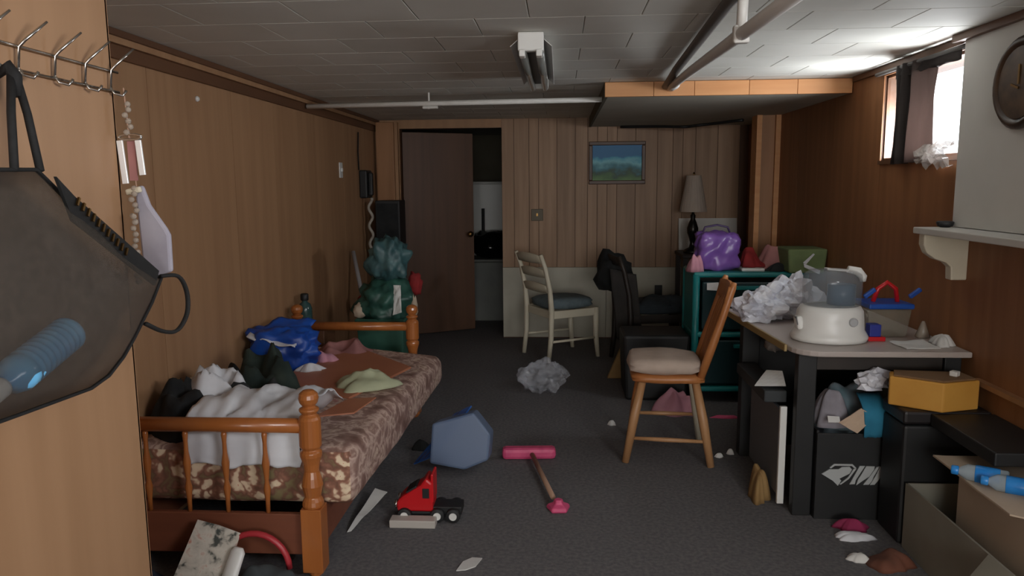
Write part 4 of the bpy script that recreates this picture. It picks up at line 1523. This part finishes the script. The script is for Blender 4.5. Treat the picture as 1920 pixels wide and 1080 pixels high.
# crumpled white bags on the desk
b = BM()
sack(b, (1.035, 3.88, DT), (.12, .12, .16), 3.2, .38, 1.5, sub=4)
tag(obj('plastic_bag', b, bagwhite), 'crumpled white plastic bag at the left desk edge', 'bag')
b = BM()
sack(b, (1.21, 3.95, DT), (.125, .13, .22), 8.7, .34, 1.5, sub=4)
tag(obj('plastic_bag', b, bagwhite), 'taller grey white plastic bag beside the appliance on the desk', 'bag')

# clear container with blue clips
T = thing('food_container', 'clear food container with blue clips and red handle on the desk', 'container', (1.50, 3.5, DT))
b = BM()
prism(b, [(1.42, DT), (1.58, DT), (1.60, DT + .13), (1.40, DT + .13)], 'y', 3.45, 3.62)
obj('tub', b, mat('hazy plastic', (150, 146, 132), rough=.2, alpha=.4), T, bevel=.01)
obj('lid', bx(1.405, 1.605, 3.44, 3.63, DT + .131, DT + .155), bluep, T, bevel=.006)
for s, xx in ((-1, 1.395), (1, 1.615)):
    b = BM()
    box(b, (xx + s * -.01, 3.45, DT + .205), (.06, .02, .02), (0, radians(-38), 0))
    obj('clip', b, bluep, T, bevel=.005)
b = BM()
tube(b, [(1.45, 3.52, DT + .155), (1.47, 3.52, DT + .215), (1.51, 3.52, DT + .245), (1.55, 3.52, DT + .215), (1.56, 3.52, DT + .155)], .011, 8)
obj('handle', b, redp, T, smooth=True)
T = thing('small_box', 'small blue box on a red base beside the appliance', 'box', (1.40, 3.34, DT))
obj('base', bx(1.375, 1.45, 3.36, 3.42, DT, DT + .02), redp, T, bevel=.003)
obj('box_body', bx(1.38, 1.43, 3.362, 3.415, DT + .02, DT + .075), mat('dark blue plastic', (34, 48, 140), rough=.4), T, bevel=.004)
b = BM()
sheet(b, (1.47, 3.20, DT + .004), (1.62, 3.22, DT + .004), (1.60, 3.34, DT + .012), (1.45, 3.32, DT + .012), 6, .006, 10)
tag(obj('paper_sheet', b, paper, solid=.004), 'white paper lying on the front of the desk top', 'paper')
heap('tissue', paper, 'crumpled tissue at the right end of the desk top', 'tissue', (1.66, 3.30, DT), .045, .06, .05, 5.1)
b = BM()
lathe(b, [(.03, 0), (.032, .004), (.012, .06), (.006, .075)], (1.655, 3.46, DT), 14)
tag(obj('funnel', b, mat('hazy funnel', (170, 160, 146), rough=.25, alpha=.6), smooth=True), 'small hazy funnel standing near the wall on the desk', 'funnel')

# black bin with white emblem under the desk, stuffed with cloths
T = thing('emblem_bin', 'black bin with white diamond emblem under the desk front', 'bin', (1.26, 3.4, 0))
b = bx(1.115, 1.50, 3.19, 3.20, .0, .39)
front = obj('front_panel', b, black_m, T, bevel=.002)
obj('side_panel', bx(1.115, 1.125, 3.201, 3.54, 0, .40), black_m, T)
obj('side_panel', bx(1.49, 1.50, 3.201, 3.54, 0, .40), black_m, T)
obj('back_panel', bx(1.126, 1.489, 3.53, 3.54, 0, .40), black_m, T)
obj('bottom', bx(1.126, 1.489, 3.201, 3.529, 0, .01), black_m, T)
emb = mat('emblem white', (176, 180, 180), rough=.6)
EY0, EY1 = 3.1855, 3.1895
ex0, ez0, sc_ = 1.195, .1325, .000226 * 1.0


def epx(x, y):
    """emblem drawing units to the panel plane"""
    return (1.137 + (x - 130) * .0001700, .2560 - (y - 190) * .0001700)


for poly in ([(140, 470), (330, 345), (560, 340), (640, 280), (830, 270), (890, 340), (840, 450), (590, 590), (640, 640), (560, 780), (430, 650)],
             [(330, 300), (440, 200), (900, 200), (1000, 300), (960, 320), (880, 245), (460, 245), (370, 320)],
             [(1000, 320), (930, 330), (800, 560), (600, 740), (640, 745), (830, 590)]):
    b = BM()
    prism(b, [epx(*p) for p in poly], 'y', EY0, EY1)
    sub('emblem_diamond', b, emb, front)
for poly in ([(1080, 245), (1210, 245), (1000, 620), (980, 730), (850, 740)],
             [(1240, 250), (1450, 250), (1440, 330), (1330, 520), (1170, 640), (1020, 760), (1060, 600), (1130, 480)],
             [(1500, 270), (1570, 250), (1440, 520), (1400, 640), (1330, 740), (1190, 745), (1330, 540)],
             [(1590, 260), (1690, 260), (1640, 480), (1560, 620), (1470, 740), (1360, 745), (1470, 540)]):
    b = BM()
    prism(b, [epx(*p) for p in poly], 'y', EY0, EY1)
    sub('emblem_letter', b, emb, front)
b = BM()
lump(b, (1.30, 3.37, .30), .14, .115, .29, 2.4, 0, rag=.18)
tag(obj('mixed_cloth', b, mat('grey blue cloth', (92, 116, 124), (120, 122, 130), rough=.9, scale=(9, 9, 9)), smooth=True), 'grey blue cloth heaped in the emblem bin', 'cloth')
heap('lilac_cloth', mat('lilac grey cloth', (158, 154, 162), (134, 130, 138), rough=.9, scale=(12, 12, 12)), 'lilac grey cloth at the left of the emblem bin heap', 'cloth', (1.20, 3.30, .40), .07, .07, .17, 6.7)
b = BM()
grid(b, lambda u, v: Vector((1.295 + .10 * u - .02 * v * (u - .5), 3.182 - .01 * sin(pi * v) + .10 * max(0, .5 - v) ** 2 * 4 * .8, .55 - .17 * v + .006 * noise.noise(Vector((u * 6, v * 6, 1))))), 10, 10)
tag(obj('blue_cloth', b, mat('turquoise cloth', (44, 128, 160), (34, 104, 130), rough=.85, scale=(7, 7, 7)), smooth=True, solid=.006), 'turquoise cloth hanging over the rim of the emblem bin', 'cloth')
b = BM()
sheet(b, (1.20, 3.185, .44), (1.27, 3.17, .40), (1.345, 3.18, .47), (1.29, 3.19, .505), 6, .008, 14)
tag(obj('beige_paper', b, mat('beige paper', (196, 172, 148), (184, 160, 140), rough=.8, scale=(8, 8, 8)), solid=.008), 'folded beige paper at the rim of the emblem bin', 'paper')
b = BM()
sheet(b, (1.155, 3.186, .44), (1.205, 3.184, .44), (1.205, 3.20, .462), (1.155, 3.20, .465), 3, .002)
tag(obj('card_scrap', b, paper, solid=.003), 'small white card left of the beige paper', 'card')
b = BM()
sack(b, (1.455, 3.30, .40), (.055, .07, .20), 9.9, .3, 1.5)
tag(obj('plastic_bag', b, mat('smoky film', (96, 96, 86), rough=.2, alpha=.6), smooth=True), 'smoky plastic bag at the right of the emblem bin', 'bag')
b = BM()
sack(b, (1.335, 3.20, .585), (.065, .045, .09), 5.7, .5, 2.2)
tag(obj('crumpled_paper', b, bagwhite), 'crumpled white paper poking out below the desk top', 'paper')

# white edged panel and papers on the left side of the desk
T = thing('shelf_panel', 'white edged grey panel leaning at the left side of the desk', 'panel', (1.0, 3.45, 0))
obj('panel_face', bx(.985, 1.0, 3.315, 3.80, .06, .46), mat('grey panel', (96, 98, 102), rough=.6), T)
obj('panel_edge', bx(.985, 1.015, 3.295, 3.314, .02, .475), white_plastic, T, bevel=.003)
b = BM()
sheet(b, (.90, 3.42, .535), (1.03, 3.38, .545), (1.03, 3.44, .60), (.98, 3.52, .585), 4, .004)
tag(obj('envelope', b, paper, solid=.004), 'white envelope jutting out left below the desk top', 'envelope')
obj_ = obj('dark_box', bx(.93, 1.03, 3.36, 3.90, .475, .53), mat('charcoal box', (52, 56, 58), rough=.7), bevel=.006)
tag(obj_, 'charcoal box resting on the white edged panel beside the desk', 'box')
heap('kraft_scrap', kraft, 'crumpled kraft paper at the foot of the white edged panel', 'paper', (.93, 3.42, 0), .05, .09, .16, 4.7)
for i, (x_, y_, lab) in enumerate(((.93, 3.98, 'tiny white scrap on the carpet by the rear desk leg'), (.86, 3.93, 'tiny white scrap on the carpet right of the wooden chair'), (.32, 4.45, 'tiny white scrap on the carpet left of the wooden chair'))):
    heap('litter_scrap', paper, lab, 'scrap', (x_, y_, 0), .02, .015, .03, i + 1.5)
b = BM()
sack(b, (1.03, 3.62, .66), (.035, .05, .07), 5.2, .5)
tag(obj('hanging_rag', b, mat('grey rag', (110, 102, 96), rough=.9), smooth=True), 'grey rag stuffed under the left desk edge', 'rag')
heap('purple_strip', pinkp, 'flat magenta plastic strip on the floor under the teal cart', 'strip', (1.05, 4.62, 0), .10, .02, .02, 1.2)

# ---------------------------------------------------------------- right foreground
T = thing('storage_chest', 'black chest under the mustard carton by the right wall', 'chest', (1.54, 3.07, 0))
obj('body', bx(1.375, 1.705, 2.97, 3.17, 0, .50), black_m, T, bevel=.012)
obj('lid', bx(1.37, 1.71, 2.965, 3.175, .505, .56), mat('black vinyl', (26, 23, 24), (34, 30, 31), rough=.45, scale=(6, 6, 6)), T, bevel=.012)
T = thing('mustard_box', 'mustard yellow shallow carton on the black chest', 'carton', (1.5, 3.05, .56))
xy = [(1.345, 3.06), (1.505, 2.945), (1.67, 3.0), (1.66, 3.11), (1.38, 3.145)]
b = BM()
prism(b, xy, 'z', .561, .68)
obj('carton_body', b, yellowc, T, bevel=.006)
b = BM()
cxy = (sum(p[0] for p in xy) / 5, sum(p[1] for p in xy) / 5)
prism(b, [(cxy[0] + (p[0] - cxy[0]) * .9, cxy[1] + (p[1] - cxy[1]) * .9) for p in xy], 'z', .681, .688)
obj('carton_top', b, mat('brown card', (122, 92, 62), rough=.8), T)
b = BM()
box(b, (1.59, 3.04, .698), (.03, .03, .02), (0, 0, .7))
tag(obj('white_cube', b, white_plastic, bevel=.003), 'small white cube on top of the mustard carton', 'cube')

T = thing('wall_bench', 'black plank bench along the right wall above the cartons', 'bench', (1.6, 2.6, .5))
obj('plank', bx(1.47, 1.715, 2.52, 2.962, .505, .555), black_m, T, bevel=.006)
obj('support', bx(1.70, 1.715, 2.54, 2.96, .47, .504), black_m, T)

# open grey carton on the floor, a beige carton standing in it
T = thing('open_carton', 'low open grey carton on the floor in the right foreground', 'carton', (1.55, 2.5, 0))
cx0, cx1, cy0, cy1, cz = 1.385, 1.705, 1.95, 2.95, .27
for b_ in ((cx0, cx0 + .008, cy0, cy1), (cx0, cx1, cy1 - .008, cy1), (cx1 - .008, cx1, cy0, cy1), (cx0, cx1, cy0, cy0 + .008)):
    obj('carton_side', bx(b_[0], b_[1], b_[2], b_[3], 0, cz), greycard, T)
obj('carton_bottom', bx(cx0 + .01, cx1 - .01, cy0 + .01, cy1 - .01, 0, .01), greycard, T)
b = BM()
sheet(b, (cx0, 2.36, cz), (cx0, 1.96, cz), (cx0 - .09, 1.97, cz - .10), (cx0 - .09, 2.34, cz - .10), 3, .004)
obj('carton_flap', b, greycard, T, solid=.005)
T = thing('beige_carton', 'beige carton with wide top flap standing in the grey carton', 'carton', (1.58, 2.45, .012))
obj('carton_body', bx(1.475, 1.69, 2.10, 2.74, .012, .435), card, T, bevel=.004)
b = BM()
sheet(b, (1.385, 2.755, .462), (1.695, 2.76, .455), (1.69, 2.10, .445), (1.40, 2.30, .438), 8, .006, 5)
obj('carton_flap', b, card, T, solid=.006)
film = mat('blue bottle film', (30, 128, 214), (60, 150, 226), rough=.25, scale=(10, 10, 10))
wat = mat('clear bottle plastic', (186, 204, 214), rough=.1, alpha=.55)
for i, (px, py, pz, rz, lab) in enumerate(((1.44, 2.53, .474, 2.6, 'farther clear bottle with blue label lying on the beige carton'), (1.49, 2.44, .474, 2.6, 'nearer clear bottle with blue label lying on the beige carton'))):
    T = thing('small_bottle', lab, 'bottle', (px, py, pz), rz, 'small bottles on the beige carton')
    Mr = Matrix.Rotation(pi / 2, 4, 'Y')
    b = BM()
    lathe(b, [(.024, -.075), (.028, -.07), (.028, .045), (.018, .062), (.011, .07), (.011, .076)], seg=16, M=Mr)
    obj('bottle_body', b, wat, T, smooth=True, world=False)
    b = BM()
    lathe(b, [(.0285, -.05), (.0295, -.048), (.0295, .02), (.0285, .022)], seg=16, M=Mr)
    obj('bottle_label', b, film, T, smooth=True, world=False)
    b = BM()
    lathe(b, [(.014, .07), (.016, .073), (.016, .09), (.013, .093)], seg=14, M=Mr)
    obj('bottle_cap', b, film, T, smooth=True, world=False)
b = BM()
sack(b, (1.57, 2.22, .448), (.10, .13, .10), 6.2, .4, 2.0, sub=4)
tag(obj('plastic_wrap', b, bagclear), 'crumpled clear plastic wrap on the near end of the beige carton', 'plastic wrap')
heap('mauve_cloth', mat('mauve cloth', (124, 100, 104), (108, 88, 92), rough=.9, scale=(9, 9, 9)), 'mauve cloth in the lowest right corner inside the grey carton', 'cloth', (1.58, 2.02, .20), .08, .05, .10, 3.4)
# litter on the carpet before the emblem bin
heap('magenta_rag', mat('magenta cloth', (150, 40, 84), (120, 32, 66), rough=.85, scale=(9, 9, 9)), 'magenta rag on the carpet before the emblem bin', 'rag', (1.245, 3.10, 0), .07, .04, .05, 2.9)
heap('brown_rag', mat('rust brown cloth', (112, 66, 48), (96, 60, 46), rough=.85, scale=(9, 9, 9)), 'rust brown rag on the carpet beside the grey carton', 'rag', (1.27, 2.80, 0), .09, .07, .06, 4.3)
heap('white_rag', white_cloth, 'white crumpled rag on the carpet under the magenta rag', 'rag', (1.225, 3.015, 0), .08, .035, .035, 5.6)
heap('grey_scrap', paper, 'pale crumpled scrap on the carpet beside the rust brown rag', 'scrap', (1.165, 2.83, 0), .045, .03, .03, 7.6)

scene.render.film_transparent = False
